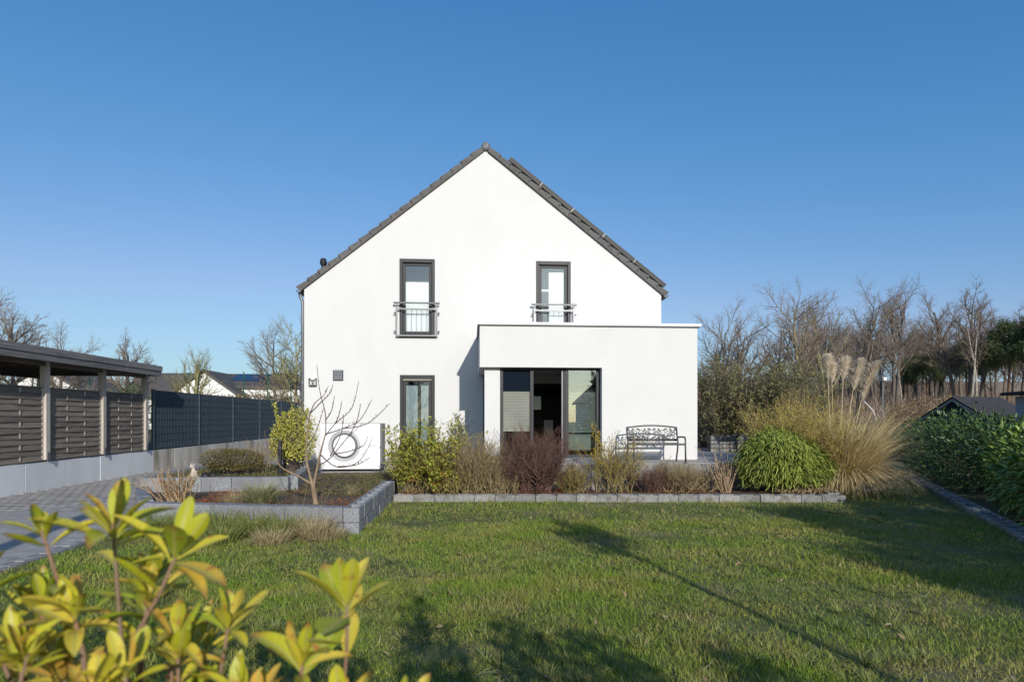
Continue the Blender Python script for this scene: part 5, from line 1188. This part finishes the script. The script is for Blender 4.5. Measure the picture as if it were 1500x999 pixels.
# forest: tall bare oaks, copied from five grown trees
lab_f = 'tall bare deciduous tree in the wood on the leaf-covered slope'
grp_f = 'bare trees of the wood on the slope'
protos = []
rr = random.Random(77)
for k in range(5):
    P = dict(PO); P['c'] = [12 + k % 3, 8, 7, 6 + k % 2]; P['t0'] = [0.26 + 0.06 * (k % 3), 0.2, 0.15, 0.1]
    protos.append((P, 200 + k))
spots = []
for k in range(34):
    px = 1195 + k * 10.2 + rr.uniform(-6, 6); dep = rr.uniform(52, 74)
    a = (px - 750) / 880; x = (math.sin(CAM_YAW) + a * math.cos(CAM_YAW)) * dep; y = (math.cos(CAM_YAW) - a * math.sin(CAM_YAW)) * dep
    spots.append((x, y))
made = []
for k, (x, y) in enumerate(spots):
    z = gzf(x, y)
    if k < 5:
        P, sdn = protos[k]; o = tree('forest_tree', (x, y, z), lab_f, sdn, P, 8.6, 0.18, bark, foretw, grp_f)
        made.append(o); o.scale = (1.0, 1.0, rr.uniform(0.95, 1.1))
    else:
        s_ = rr.uniform(0.85, 1.15)
        copy_thing(made[k % 5], (x, y, z), rr.uniform(0, 6.28), (s_ * rr.uniform(.85, 1.1), s_ * rr.uniform(.85, 1.1), s_))
for k in range(16):                                              # second row, farther up the slope
    px = 1180 + k * 22 + rr.uniform(-8, 8); dep = rr.uniform(78, 94)
    a = (px - 750) / 880; x = (math.sin(CAM_YAW) + a * math.cos(CAM_YAW)) * dep; y = (math.cos(CAM_YAW) - a * math.sin(CAM_YAW)) * dep; s_ = rr.uniform(0.8, 1.05)
    copy_thing(made[k % 5], (x, y, gzf(x, y)), rr.uniform(0, 6.28), (s_, s_, s_))
# slender birches with pale trunks
PB = dict(n=[9, 5, 4, 3], wob=[0.05, 0.15, 0.25, 0.3], up=[0.02, 0.05, -0.02, -0.06], c=[16, 6, 5], t0=[0.42, 0.2, 0.1], a=[0.7, 0.7, 0.7], l=[0.26, 0.5, 0.5], r=[0.3, 0.5, 0.5], tip=0.3, spiral=True)
b0 = None
for k, (x, y, s_) in enumerate(((39.5, 45.0, 1.0), (42.2, 47.5, 1.08), (36.8, 49.0, 0.8), (48.2, 44.5, 1.0), (34.0, 50.0, 0.75), (46.0, 52.0, 0.9))):
    z = gzf(x, y)
    if b0 is None: b0 = tree('birch', (x, y, z), 'slender pale-barked tree standing in front of the wood', 230, PB, 8.4, 0.085, barkb, foretw, 'slender pale trees before the wood', lvl_split=1)
    else: copy_thing(b0, (x, y, z), k * 1.3, (s_, s_, s_))
# pines
PP = dict(n=[9, 5, 4], wob=[0.06, 0.2, 0.3], up=[0.02, 0.02, 0.06], c=[15, 9], t0=[0.58, 0.45], a=[1.25, 0.8], l=[0.27, 0.42], r=[0.3, 0.5], tip=0.35, spiral=True, fall=0.5)
p0 = None
for k, (px, dep, s_) in enumerate(((1475, 50, 0.95), (1500, 56, 1.05), (1440, 62, 0.9), (1418, 66, 0.95), (1360, 60, 0.72), (1330, 64, 0.7), (1525, 48, 1.0), (1390, 70, 0.85))):
    a = (px - 750) / 880; x = (math.sin(CAM_YAW) + a * math.cos(CAM_YAW)) * dep; y = (math.cos(CAM_YAW) - a * math.sin(CAM_YAW)) * dep; z = gzf(x, y)
    if p0 is None:
        p0 = tree('pine_tree', (x, y, z), 'pine with reddish trunk and flat dark green crown in the wood', 240, PP, 7.6, 0.15, barkp, foretw, 'pines in the wood', lvl_split=1, leaves=(pinel, 13000, 0.20, 0.05, 0.26)); p0.scale = (s_, s_, s_)
    else: copy_thing(p0, (x, y, z), k * 0.9, (s_, s_, s_))
# undergrowth of bare brush on the slope
r = rs(250); n = 42000; x = r.uniform(16, 75, n); y = r.uniform(40, 96, n); z = gz(x, y)
k = (np.sin(x * 0.7) + np.sin(y * 0.9 + 1) + r.normal(0, .8, n)) > -0.6; x, y, z = x[k], y[k], z[k]; n = len(x)
o = put('undergrowth', blademesh('undergrowth', np.stack([x, y, z], axis=1), r.uniform(0, 6.28, n), r.uniform(0.5, 2.4, n), np.full(n, 0.045), np.abs(r.normal(0.3, .3, n)), r.uniform(0, .9, n), 3), brush); tag(o, 'tangled bare brown undergrowth covering the wooded slope', 'undergrowth', kind='stuff')
# nearer bare trees right of the extension
PN = dict(n=[8, 7, 5, 4, 3], wob=[0.08, 0.15, 0.2, 0.26, 0.3], up=[0.02, 0.07, 0.06, 0.05, 0.03], c=[13, 9, 7, 6], t0=[0.16, 0.2, 0.15, 0.1], a=[0.75, 0.6, 0.62, 0.65], l=[0.55, 0.52, 0.52, 0.6], r=[0.48, 0.55, 0.6, 0.65], tip=0.25, spiral=True)
def at(px, dep):
    a = (px - 750) / 880; return ((math.sin(CAM_YAW) + a * math.cos(CAM_YAW)) * dep, (math.cos(CAM_YAW) - a * math.sin(CAM_YAW)) * dep)
for k, (px, dep, h, lab) in enumerate(((1178, 29, 7.2, 'tall bare tree with lichen-yellow bark rising behind the pampas grass'), (1215, 34, 7.6, 'bare spreading tree with lichen bark just left of the wood'),
                                       (1090, 30, 5.9, 'bare dense-twigged tree behind the tall olive-green shrub'), (1050, 33, 6.6, 'bare twiggy tree showing beside the extension roof edge'), (1135, 36, 6.6, 'bare thin tree standing between the two lichen-barked trees and the extension'), (1255, 42, 9.0, 'bare tree at the edge of the wood above the pampas plumes'))):
    x, y = at(px, dep); tree('bare_tree', (x, y, gzf(x, y)), lab, 260 + k, PN, h * 0.92, 0.13, barkl if k in (0, 1) else bark, greytw, 'bare trees between house and wood', lvl_split=2, k0=6)
# tall olive-green shrubs beside the extension
for k, (px, dep, h, w, lab) in enumerate(((1068, 19.0, 2.7, 1.9, 'tall loose olive-green evergreen shrub beside the extension wall'), (1125, 18.2, 2.6, 2.0, 'broad olive-green evergreen shrub behind the green bamboo'), (1165, 21.0, 2.7, 1.8, 'olive-brown shrub in front of the tall lichen-barked tree'))):
    x, y = at(px, dep)
    twiggy('evergreen_shrub', (x, y, 0.1), lab, twigd, 40, h * 1.28, 0.50, 280 + k, dict(c=[9, 6], wob=[0.09, 0.16, 0.25], l=[0.42, 0.5]), 0.013, [(olivel, 9000, 0.085, 0.034, 0.05, 1.0)], base=0.45)
x, y = at(1034, 21); leafy('beech_shrub', (x, y, 0.0), (1.3, 1.6, 2.4), 'reddish brown clipped shrub in the gap beside the extension corner', 'shrub', twigr, 2600, 0.07, 0.04, 290, shell=0.4)
# left side trees beyond the fence
for k, (px, dep, h, m1, m2, lab) in enumerate(((22, 27, 5.5, bark, greytw, 'bare tree with reddish buds behind the open end of the carport'), (88, 33, 5.2, bark, greytw, 'bare round-crowned tree behind the carport roof'), (182, 27, 4.2, bark, greytw, 'small bare tree behind the last carport post'),
                                            (283, 32, 5.0, willow, willow, 'pale yellow-green budding willow behind the dark strip fence'), (408, 40, 6.3, bark, greytw, 'bare tree in front of the white house beside the house corner'), (438, 38, 6.5, barkl, willow, 'tan-twigged bare tree half hidden by the house corner'), (-40, 30, 7.2, bark, greytw, 'bare tree far behind the carport, beyond its rear posts'))):
    x, y = at(px, dep); PW = dict(PN)
    if k == 3: PW.update(t0=[0.06, 0.2, 0.15, 0.1], a=[0.45, 0.35, 0.4, 0.5], l=[0.75, 0.5, 0.5, 0.5], c=[16, 9, 7, 4])
    lv = (redleaf, 260, 0.07, 0.05, 0.05) if k == 0 else None
    tree('bare_tree', (x, y, 0.6), lab, 300 + k, PW, h * (0.95 if k != 3 else 0.72), 0.13, m1, m2, 'bare trees beyond the fence', leaves=lv, k0=6)
x, y = at(196, 23.5); leafy('ivy_shrub', (x, y, 0.55), (1.3, 1.2, 2.35), 'dark ivy-covered shrub behind the last bay of the carport', 'shrub', laurd, 2200, 0.08, 0.05, 310, shell=0.5)
leafy('beech_hedge', (-15.2, 17.2, 0.6), (1.0, 7.0, 2.35), 'brown leaf-holding beech hedge behind the carport', 'hedge', beech, 9000, 0.09, 0.05, 311, shell=0.3)
leafy('beech_hedge', (-17.5, 50.0, 0.5), (16.0, 1.2, 3.0), 'long straw-brown hedge in front of the white houses', 'hedge', beech, 9000, 0.16, 0.09, 312, shell=0.3)
x, y = at(1352, 31); leafy('beech_hedge', (x + 1.0, y, gzf(x, y)), (8.5, 1.0, 2.5 - gzf(x, y) + 0.05 + gzf(x, y) * 0), 'clipped straw-brown hedge between the street lamp and the playhouse', 'hedge', beech, 9000, 0.09, 0.05, 313, shell=0.25)

# green tall wire fence behind
wf = thing('wire_fence', (-17, 44, 0.6), 'tall thin green wire fence on posts in front of the white houses', 'fence')
for px in (48, 131, 277, 357, 392, 426):
    x, y = at(px, 38); MB().tube([(x, y, 0.6), (x, y, 4.55 if px > 200 else 4.2)], 0.04, 6).build('fence_post', greenm, wf)
x0, y0 = at(277, 38); x1, y1 = at(426, 38)
put('wire_mesh', segmesh('wire_mesh', [(x0, y0, z, x1, y1, z, 0.006, 0.006) for z in np.arange(1.0, 4.5, 0.35)], 3), greenm, wf)
x0, y0 = at(48, 38); x1, y1 = at(131, 38)
put('wire_mesh', segmesh('wire_mesh', [(x0, y0, z, x1, y1, z, 0.008, 0.008) for z in np.arange(1.0, 4.2, 0.5)] + [(x0 + 5.4, y0, 3.1, x1, y1, 4.15, 0.03, 0.03)], 3), greenm, wf)

# ------------------------------------------------------------------ distant houses
wallw = mat('far_white_render', (0.74, 0.73, 0.71), rough=0.95)
roofd = mat('far_dark_tiles', (0.07, 0.062, 0.058), (0.10, 0.09, 0.085), scale=3, rough=0.85, bump=0.3, bscale=10, stretch=(0.4, 1, 3))
def far_house(loc, w, d, he, hr, axis, label, wins, panels=None, rz=0.0, rm=None):
    """axis 'x': ridge along x; 'y': gable to the viewer"""
    root = thing('distant_house', loc, label, 'house', rz=rz); hw, hd = w / 2, d / 2; ov = 0.35; t = 0.22
    mb = MB(); mb.box(-hw, -hd, -0.5, hw, hd, he)
    if axis == 'y': mb.prism([(-hw, he + .001), (hw, he + .001), (0, hr)], 'y', -hd, hd)
    else: mb.prism([(-hd, he + .001), (hd, he + .001), (0, hr)], 'x', -hw, hw)
    mb.build('wall', wallw, root, world=False)
    a = hw if axis == 'y' else hd; sl_ = (hr - he) / a
    prof = [(-a - ov, he - ov * sl_ + .02), (0, hr + .02), (a + ov, he - ov * sl_ + .02), (a + ov, he - ov * sl_ + t), (0, hr + t), (-a - ov, he - ov * sl_ + t)]
    if axis == 'y': rf = MB().prism(prof, 'y', -hd - ov, hd + ov).build('roof', rm or roofd, root, world=False)
    else: rf = MB().prism(prof, 'x', -hw - ov, hw + ov).build('roof', rm or roofd, root, world=False)
    for (x0, z0, x1, z1) in wins:
        f = MB().box(x0, -hd - 0.03, z0, x1, -hd - 0.001, z1).build('window', anthd, root, world=False)
        for q in range(2):
            xa = x0 + 0.06 + q * (x1 - x0 - 0.06) / 2; MB().box(xa, -hd - 0.042, z0 + 0.07, xa + (x1 - x0 - 0.18) / 2, -hd - 0.032, z1 - 0.07).build('pane', glass_s, f, world=False)
    if panels:
        for (s0, s1) in panels:
            n_ = Vector((0, -sl_, 1)); n_ = Vector((0, -(hr - he), a)).normalized()
            def pt(x, s): return Vector((x, -hd + a * s, he + (hr - he) * s + t)) + n_ * 0.06
            q = [pt(s0, .35), pt(s1, .35), pt(s1, .92), pt(s0, .92)]
            MB().add([tuple(v) for v in q] + [tuple(v - n_ * 0.05) for v in q], [(0, 1, 2, 3), (4, 7, 6, 5), (0, 4, 5, 1), (1, 5, 6, 2), (2, 6, 7, 3), (3, 7, 4, 0)]).build('solar_array', mat('solar_blue', (0.012, 0.02, 0.05), rough=0.25) if 'solar_blue' not in MATS else MATS['solar_blue'], root, world=False)
    return root
x, y = at(395, 62); far_house((x, y, 0.3), 8.5, 9, 4.25, 5.65, 'x', 'long white distant house with dark roof and blue solar panels beyond the fence', [(-2.6, 2.6, -1.2, 3.5), (0.9, 2.6, 1.9, 3.4), (2.6, 2.6, 3.6, 3.4)], [(-3.0, 0.2)])
x, y = at(320, 58); far_house((x, y, 0.3), 5.6, 6, 3.55, 5.55, 'y', 'white gable end of a distant house in front of the solar-panelled one', [])
x, y = at(262, 60); far_house((x, y, 0.3), 6.5, 8, 3.3, 5.6, 'x', 'distant house with broad dark roof behind the pale willow', [(-2, 1.8, -1, 2.8)])
x, y = at(105, 60); far_house((x, y, 0.3), 8.0, 8, 3.6, 5.9, 'y', 'white distant house seen through the gap below the carport roof', [(-2.0, 2.2, -0.9, 3.4), (0.8, 2.2, 1.9, 3.4)])

# ------------------------------------------------------------------ sheds behind the hedge
navy = mat('navy_boards', (0.030, 0.045, 0.065), (0.045, 0.06, 0.08), scale=3, rough=0.8, stretch=(0.3, 0.3, 6))
trimb = mat('pale_blue_trim', (0.09, 0.115, 0.14), rough=0.7)
corr = mat('bitumen_sheet', (0.030, 0.030, 0.034), (0.05, 0.05, 0.055), scale=6, rough=0.9, bump=0.2)
sid = mat('grey_white_siding', (0.33, 0.34, 0.35), (0.40, 0.40, 0.41), scale=3, rough=0.85)
ph = thing('playhouse', (19.55, 22.1, 0.0), 'dark blue wooden playhouse with black corrugated roof behind the laurel hedge', 'playhouse', rz=R(-72)); ph.scale = (1.08, 1.08, 1.02)
for k in range(14): MB().box(-1.05, -1.0, 0.05 + k * 0.112, 1.05, 1.0, 0.155 + k * 0.112).build('board', navy, ph, world=False)
MB().prism([(-1.05, 1.615), (1.05, 1.615), (0, 2.30)], 'y', -0.98, 0.98).build('gable', navy, ph, world=False)
for sg in (-1, 1):
    n_ = 15
    for k in range(n_):
        y0 = -1.25 + k * 2.75 / n_; y1 = y0 + 2.75 / n_
        a0, b0_, a1, b1 = 0.0, 2.40, sg * 1.32, 1.50
        MB().add([(a0, y0, b0_), (a1, y0, b1), (a0, (y0 + y1) / 2, b0_ + .045), (a1, (y0 + y1) / 2, b1 + .045), (a0, y1, b0_), (a1, y1, b1)], [(0, 1, 3, 2), (2, 3, 5, 4)]).build('corrugation', corr, ph, world=False)
    MB().prism([(0, 2.33), (sg * 1.30, 1.44), (sg * 1.30, 1.34), (0, 2.23)], 'y', -1.262, -1.235).build('bargeboard', trimb, ph, world=False)
wn_ = MB().box(-0.42, -1.035, 1.0, 0.42, -1.003, 1.58).build('window', trimb, ph, world=False)
for sx in (-1, 1): MB().box(0.03 * sx if sx > 0 else -0.36, -1.045, 1.06, 0.36 if sx > 0 else -0.03, -1.037, 1.52).build('pane', glass_s, wn_, world=False)
for sx in (-1, 1): MB().box(sx * 0.58 - 0.12, -1.03, 1.0, sx * 0.58 + 0.12, -1.003, 1.58).build('shutter', navy, wn_, world=False)
sh = thing('garden_shed', (19.05, 16.85, 0.0), 'grey-white clapboard shed with flat dark roof beside the playhouse', 'shed', rz=R(-20))
for k in range(20): MB().prism([(-1.5 - 0.012, 0.05 + k * 0.115), (-1.5 + 0.02, 0.05 + k * 0.115), (-1.5 + 0.02, 0.163 + k * 0.115), (-1.5, 0.163 + k * 0.115)], 'x', -1.6, 1.6).build('siding_board', sid, sh, world=False)
MB().box(-1.59, -1.47, 0.0, 1.59, 1.5, 2.36).build('wall', sid, sh, world=False)
MB().box(-1.9, -1.85, 2.40, 1.9, 1.8, 2.50).build('roof', corr, sh, world=False, bevel=0.02)
MB().box(-1.88, -1.83, 2.345, 1.88, -1.79, 2.44).build('fascia', black, sh, world=False)
# street lamp beyond the hedge
x, y = at(1293, 40); lp = thing('street_lamp', (x, y, gzf(x, y)), 'pale grey street lamp with small box lantern at the foot of the wood', 'street lamp'); zt_ = 4.05 - gzf(x, y)
MB().lathe([(0, -0.2), (0.045, -0.2), (0.04, zt_), (0, zt_)], (0, 0, 0), 'z', 10).build('post', zinc, lp, world=False)
MB().lathe([(0.08, zt_), (0.20, zt_ + 0.04), (0.23, zt_ + 0.34), (0.26, zt_ + 0.37), (0.10, zt_ + 0.46), (0, zt_ + 0.47)], (0, 0, 0), 'z', 8).build('lantern', zinc, lp, world=False)
MB().box(-0.10, -0.245, zt_ + 0.10, 0.10, -0.20, zt_ + 0.28).build('lantern_window', capm, lp, world=False)
MB().tube([(0.2, 0, zt_ + 0.42), (0.75, 0, zt_ + 0.44)], 0.02, 6).build('arm', zinc, lp, world=False)
x, y = at(1277, 33); wp = thing('white_pole', (x, y, gzf(x, y)), 'leaning white pole between the pampas grass and the street lamp', 'pole')
zz = 2.2 - gzf(x, y); MB().tube([(0.45, 0, -0.05), (0.30, 0, zz * 0.5), (0.10, 0, zz * 0.9), (-0.42, 0, zz + 0.35)], 0.02, 8).build('pole', capm, wp, world=False, smooth=True)
# stone gabion and dark post by the side patio
gb = thing('gabion', (7.3, 17.0, 0.655), 'low stone-filled gabion at the far edge of the side patio', 'gabion')
rq = random.Random(5)
for i in range(9):
    for j in range(4):
        for q in range(2):
            cx_, cy_, cz_ = 6.98 + i * 0.125, 17.0 + q * 0.14, 0.72 + j * 0.115
            pts = [(cx_ + rq.uniform(.045, .068) * sx, cy_ + rq.uniform(.045, .068) * sy, cz_ + rq.uniform(.04, .058) * sz) for sz in (-1, 1) for sy in (-1, 1) for sx in (-1, 1)]
            MB().add(pts, [(0, 2, 3, 1), (4, 5, 7, 6), (0, 1, 5, 4), (1, 3, 7, 5), (3, 2, 6, 7), (2, 0, 4, 6)]).build('stone', granited, gb)
put('wire_cage', segmesh('wire_cage', [(6.9, 16.91, 0.66 + j * .12, 8.06, 16.91, 0.66 + j * .12, .004, .004) for j in range(5)] + [(6.9 + i * .116, 16.91, 0.66, 6.9 + i * .116, 16.91, 1.14, .004, .004) for i in range(11)], 4), steel, gb)
sp_ = thing('side_table', (7.55, 16.6, 0.665), 'small dark pedestal table on the side patio before the gabion', 'table')
MB().box(-0.25, -0.2, 0.50, 0.25, 0.2, 0.53).build('table_top', black, sp_, world=False); MB().tube([(0, 0, 0.02), (0, 0, 0.50)], 0.03, 8).build('leg', black, sp_, world=False); MB().box(-0.18, -0.18, 0, 0.18, 0.18, 0.02).build('base', black, sp_, world=False)

# ------------------------------------------------------------------ behind the camera: things whose shadows and reflections show
x0, y0 = 17.2, -34; far_house((x0, y0, 0), 11, 9, 3.4, 8.6, 'y', 'neighbouring house mirrored in the sliding glass pane', [(-2, 1, -1, 2.2), (1, 1, 2, 2.2)], rz=math.pi, rm=roofd)
PT = dict(n=[8, 5, 4, 3], wob=[0.03, 0.15, 0.25, 0.3], up=[0.02, 0.06, 0.02, 0.0], c=[34, 6, 4], t0=[0.10, 0.2, 0.1], a=[1.1, 0.6, 0.6], l=[0.30, 0.45, 0.45], r=[0.3, 0.5, 0.5], tip=0.25, spiral=True, fall=0.65)
for k, (x, y, h, lab) in enumerate(((11.2, -8.0, 6.7, 'dense evergreen shading the hedge side of the lawn'), (8.3, -5.2, 5.6, 'smaller evergreen shading the lawn before the hedge'), (14.2, -9.5, 8.0, 'tall evergreen shading the laurel hedge'), (12.6, -5.5, 4.8, 'evergreen standing in line with the laurel hedge'), (6.9, -3.4, 3.9, 'young evergreen shading the near right lawn'))):
    tree('evergreen_tree', (x, y, 0), lab, 330 + k, PT, h, 0.14, bark, twigd, 'evergreens behind the viewpoint', leaves=(laurd, (7000, 5200, 4200, 2600, 3600)[k], 0.24, 0.08, 0.16), lvl_split=1)
PY_ = dict(n=[8, 4, 3], wob=[0.02, 0.15, 0.25], up=[0.02, 0.06, 0.02], c=[14, 5], t0=[0.82, 0.2], a=[0.9, 0.6], l=[0.16, 0.5], r=[0.4, 0.5], tip=0.6, spiral=True)
tree('young_tree', (3.6, -1.0, 0), 'slim young tree with small crown whose thin shadow crosses the lawn', 340, PY_, 3.9, 0.055, bark, twigd, None, leaves=(laurd, 700, 0.10, 0.05, 0.06), lvl_split=1)
pl = thing('timber_pole', (-3.6, -3.5, 0), 'tall timber pole behind the viewpoint throwing a stripe of shade on the driveway', 'pole')
MB().tube([(0, 0, -0.2), (0, 0, 5.5)], [0.16, 0.13], 10).build('pole', bark, pl, world=False)
for k, (x, y) in enumerate(((-6, -26), (1.5, -30), (6.5, -27), (22, -28), (-14, -30))):
    if k == 0: t0_ = tree('street_tree', (x, y, 0), 'bare street tree behind the viewpoint', 350, PN, 5.4, 0.14, bark, greytw, 'street trees behind the viewpoint', k0=6)
    else: copy_thing(t0_, (x, y, 0), k * 1.1, (1, 1, 0.85 + 0.1 * k))

# ------------------------------------------------------------------ foreground shrub: every leaf a part
def leaf_shape(curl, fold, wide):
    n, V, F = 9, [], []
    for i in range(n + 1):
        t = i / n; w = wide * (math.sin(math.pi * min(1, t * 0.94 + 0.03)) ** 0.75) * (0.45 + 0.75 * t) * (1.0 if t < 0.97 else 0.55)
        z = -curl * t * t
        V += [(-w, t, z + abs(w) * fold), (-w * 0.5, t, z + abs(w) * fold * 0.42), (0, t, z), (w * 0.5, t, z + abs(w) * fold * 0.42), (w, t, z + abs(w) * fold)]
    for i in range(n):
        for j in range(4): F.append((i * 5 + j, i * 5 + j + 1, i * 5 + j + 6, i * 5 + j + 5))
    me = bpy.data.meshes.new('leaf'); me.from_pydata(V, [], F); me.update(); me.materials.append(fgl)
    me.polygons.foreach_set('use_smooth', [True] * len(me.polygons)); return me
LM = [leaf_shape(c, f, w) for c, f, w in ((0.12, 0.35, 0.19), (0.28, 0.5, 0.17), (0.05, 0.25, 0.21), (0.42, 0.55, 0.18), (-0.10, 0.4, 0.19))]
rg = random.Random(21)
def add_leaf(root, p, d, up, ln, k=None):
    ln *= 0.86
    d = Vector(d).normalized(); s_ = d.cross(Vector(up))
    if s_.length < 1e-3: s_ = d.orthogonal()
    s_.normalize(); n_ = s_.cross(d)
    M = Matrix((s_, d, n_)).transposed().to_4x4(); M.translation = Vector(p)
    o = bpy.data.objects.new('leaf', LM[rg.randrange(len(LM)) if k is None else k]); C.objects.link(o); o.parent = root
    o.matrix_local = M @ Matrix.Diagonal((ln * rg.uniform(.8, 1.2), ln, ln * rg.uniform(.6, 1.5), 1)); return o
def shoot(root, pts, r0, nwh, ln, low=4, side=None, lab=None):
    """pts local; whorl of leaves at the tip and single leaves below"""
    MB().tube(pts, [r0 * (1 - 0.5 * i / (len(pts) - 1)) for i in range(len(pts))], 7).build('stem', fgstem, root, smooth=True, world=False)
    tip = Vector(pts[-1]); ax = (tip - Vector(pts[-2])).normalized(); u = ax.orthogonal().normalized(); w = ax.cross(u)
    a0 = rg.uniform(0, 6.28)
    for i in range(nwh):
        a = a0 + i * 2.4; el = 0.22 + 0.85 * (i / max(1, nwh - 1)) + rg.uniform(-.12, .12)
        rad = u * math.cos(a) + w * math.sin(a)
        d = ax * math.cos(el) + rad * math.sin(el)
        p = tip - ax * (0.030 * i / nwh) + rad * 0.002
        add_leaf(root, p, d, ax * math.sin(el) - rad * math.cos(el) * -0.2 + Vector((0, 0, .2)), ln * rg.uniform(0.75, 1.12) * (0.8 + 0.3 * i / nwh))
    for i in range(low):
        t = rg.uniform(0.48, 0.93) * (len(pts) - 1); k = min(int(t), len(pts) - 2); f = t - k
        p = Vector(pts[k]) * (1 - f) + Vector(pts[k + 1]) * f
        a = rg.uniform(0, 6.28); rad = u * math.cos(a) + w * math.sin(a)
        add_leaf(root, p, ax * 0.45 + rad, Vector((0, 0, 1)), ln * rg.uniform(0.6, 0.95))
def fg_shrub(base, label, tips, nfill, fx, fy_, fz, ns):
    root = thing('foreground_shrub', base, label, 'shrub'); B0 = Vector(base); cnt = 0
    for k in range(nfill):
        x = rg.uniform(*fx); y = rg.uniform(*fy_); z = rg.uniform(*fz)
        tips = tips + [((x, y, z), (x * 0.8 + base[0] * 0.2, y + 0.02, z - 0.26), rg.randint(5, 8), rg.uniform(0.070, 0.095), 3)]
    for (tp, md, nw, ln, low) in tips:
        tp = Vector(tp) - B0; md = Vector(md) - B0; bs = Vector((md.x * 0.55, md.y * 0.5, 0.45))
        q1 = md * 0.5 + tp * 0.5 + Vector((rg.uniform(-.015, .015), rg.uniform(-.012, .012), 0))
        q2 = md * 0.22 + tp * 0.78 + Vector((rg.uniform(-.008, .008), rg.uniform(-.008, .008), 0))
        shoot(root, [tuple(bs), tuple(md), tuple(q1), tuple(q2), tuple(tp)], 0.0040, nw + 2, ln, low)
    for k in range(ns):
        a = k * 0.8; MB().tube([(0.02 * math.cos(a), 0.02 * math.sin(a), -0.02), (0.06 * math.cos(a), 0.04 * math.sin(a), 0.25), (0.16 * math.cos(a), 0.06 * math.sin(a), 0.5)], [0.012, 0.010, 0.007], 7).build('stem', fgstem, root, smooth=True, world=False)
fg_shrub((-0.55, 0.92, 0.0), 'tall yellow-green leafy shrub with rusty leaf edges rising in front of the driveway', [  # world tip, a point below it, whorl, leaf length, single leaves
    ((-0.485, 0.85, 1.505), (-0.47, 0.88, 1.18), 9, 0.105, 6), ((-0.395, 0.84, 1.470), (-0.50, 0.88, 1.22), 4, 0.115, 4), ((-0.570, 0.84, 1.500), (-0.53, 0.88, 1.20), 5, 0.072, 3),
    ((-0.690, 0.88, 1.420), (-0.60, 0.90, 1.15), 7, 0.100, 4), ((-0.455, 0.88, 1.395), (-0.48, 0.9, 1.12), 7, 0.085, 5), ((-0.53, 0.84, 1.390), (-0.52, 0.88, 1.12), 7, 0.080, 5),
    ((-0.430, 0.78, 1.335), (-0.44, 0.84, 1.05), 5, 0.080, 4), ((-0.585, 0.82, 1.355), (-0.56, 0.86, 1.05), 7, 0.085, 4), ((-0.64, 0.94, 1.375), (-0.60, 0.94, 1.1), 7, 0.085, 4), ((-0.50, 0.98, 1.405), (-0.50, 0.95, 1.1), 7, 0.085, 4)],
    11, (-0.62, -0.40), (0.74, 0.98), (1.16, 1.36), 8)
fg_shrub((-0.80, 0.86, 0.0), 'dense yellowing leafy shrub beside the tall rusty-edged one', [((-0.66, 0.80, 1.40), (-0.64, 0.84, 1.1), 7, 0.09, 4), ((-0.74, 0.86, 1.36), (-0.7, 0.88, 1.1), 7, 0.09, 4)], 22, (-0.80, -0.50), (0.70, 0.96), (1.14, 1.38), 6)
fg_shrub((-0.24, 0.90, 0.0), 'lower yellow-green leafy shrub with upright shoots in front of the lawn', [
    ((-0.335, 0.86, 1.370), (-0.36, 0.9, 1.05), 7, 0.080, 4), ((-0.395, 0.84, 1.335), (-0.40, 0.88, 1.05), 5, 0.070, 4), ((-0.170, 0.84, 1.400), (-0.22, 0.88, 1.06), 6, 0.110, 5),
    ((-0.225, 0.82, 1.325), (-0.25, 0.88, 1.05), 6, 0.095, 4), ((-0.085, 0.80, 1.265), (-0.12, 0.84, 1.00), 3, 0.072, 3), ((-0.29, 0.84, 1.262), (-0.30, 0.86, 0.95), 6, 0.080, 4), ((-0.36, 0.80, 1.25), (-0.38, 0.84, 0.95), 7, 0.080, 4)],
    14, (-0.44, -0.12), (0.72, 0.90), (1.12, 1.29), 6)
# unseen shrubs added behind the viewpoint to throw shade on the lawn
for k, (x, y, h) in enumerate(((0.15, -0.75, 1.9), (0.75, -0.8, 2.25), (1.35, -0.7, 2.05), (1.95, -0.8, 2.3), (2.7, -0.7, 1.8), (-0.9, -0.5, 2.1), (-1.7, -0.3, 2.15))):
    leafy('shade_shrub', (x, y, 0.0), (0.62, 0.6, h), 'unseen leafy shrub added behind the viewpoint to shade the lawn', 'shrub', gyleaf, 1500, 0.10, 0.046, 400 + k, shell=0.75, group='unseen shade shrubs behind the viewpoint')
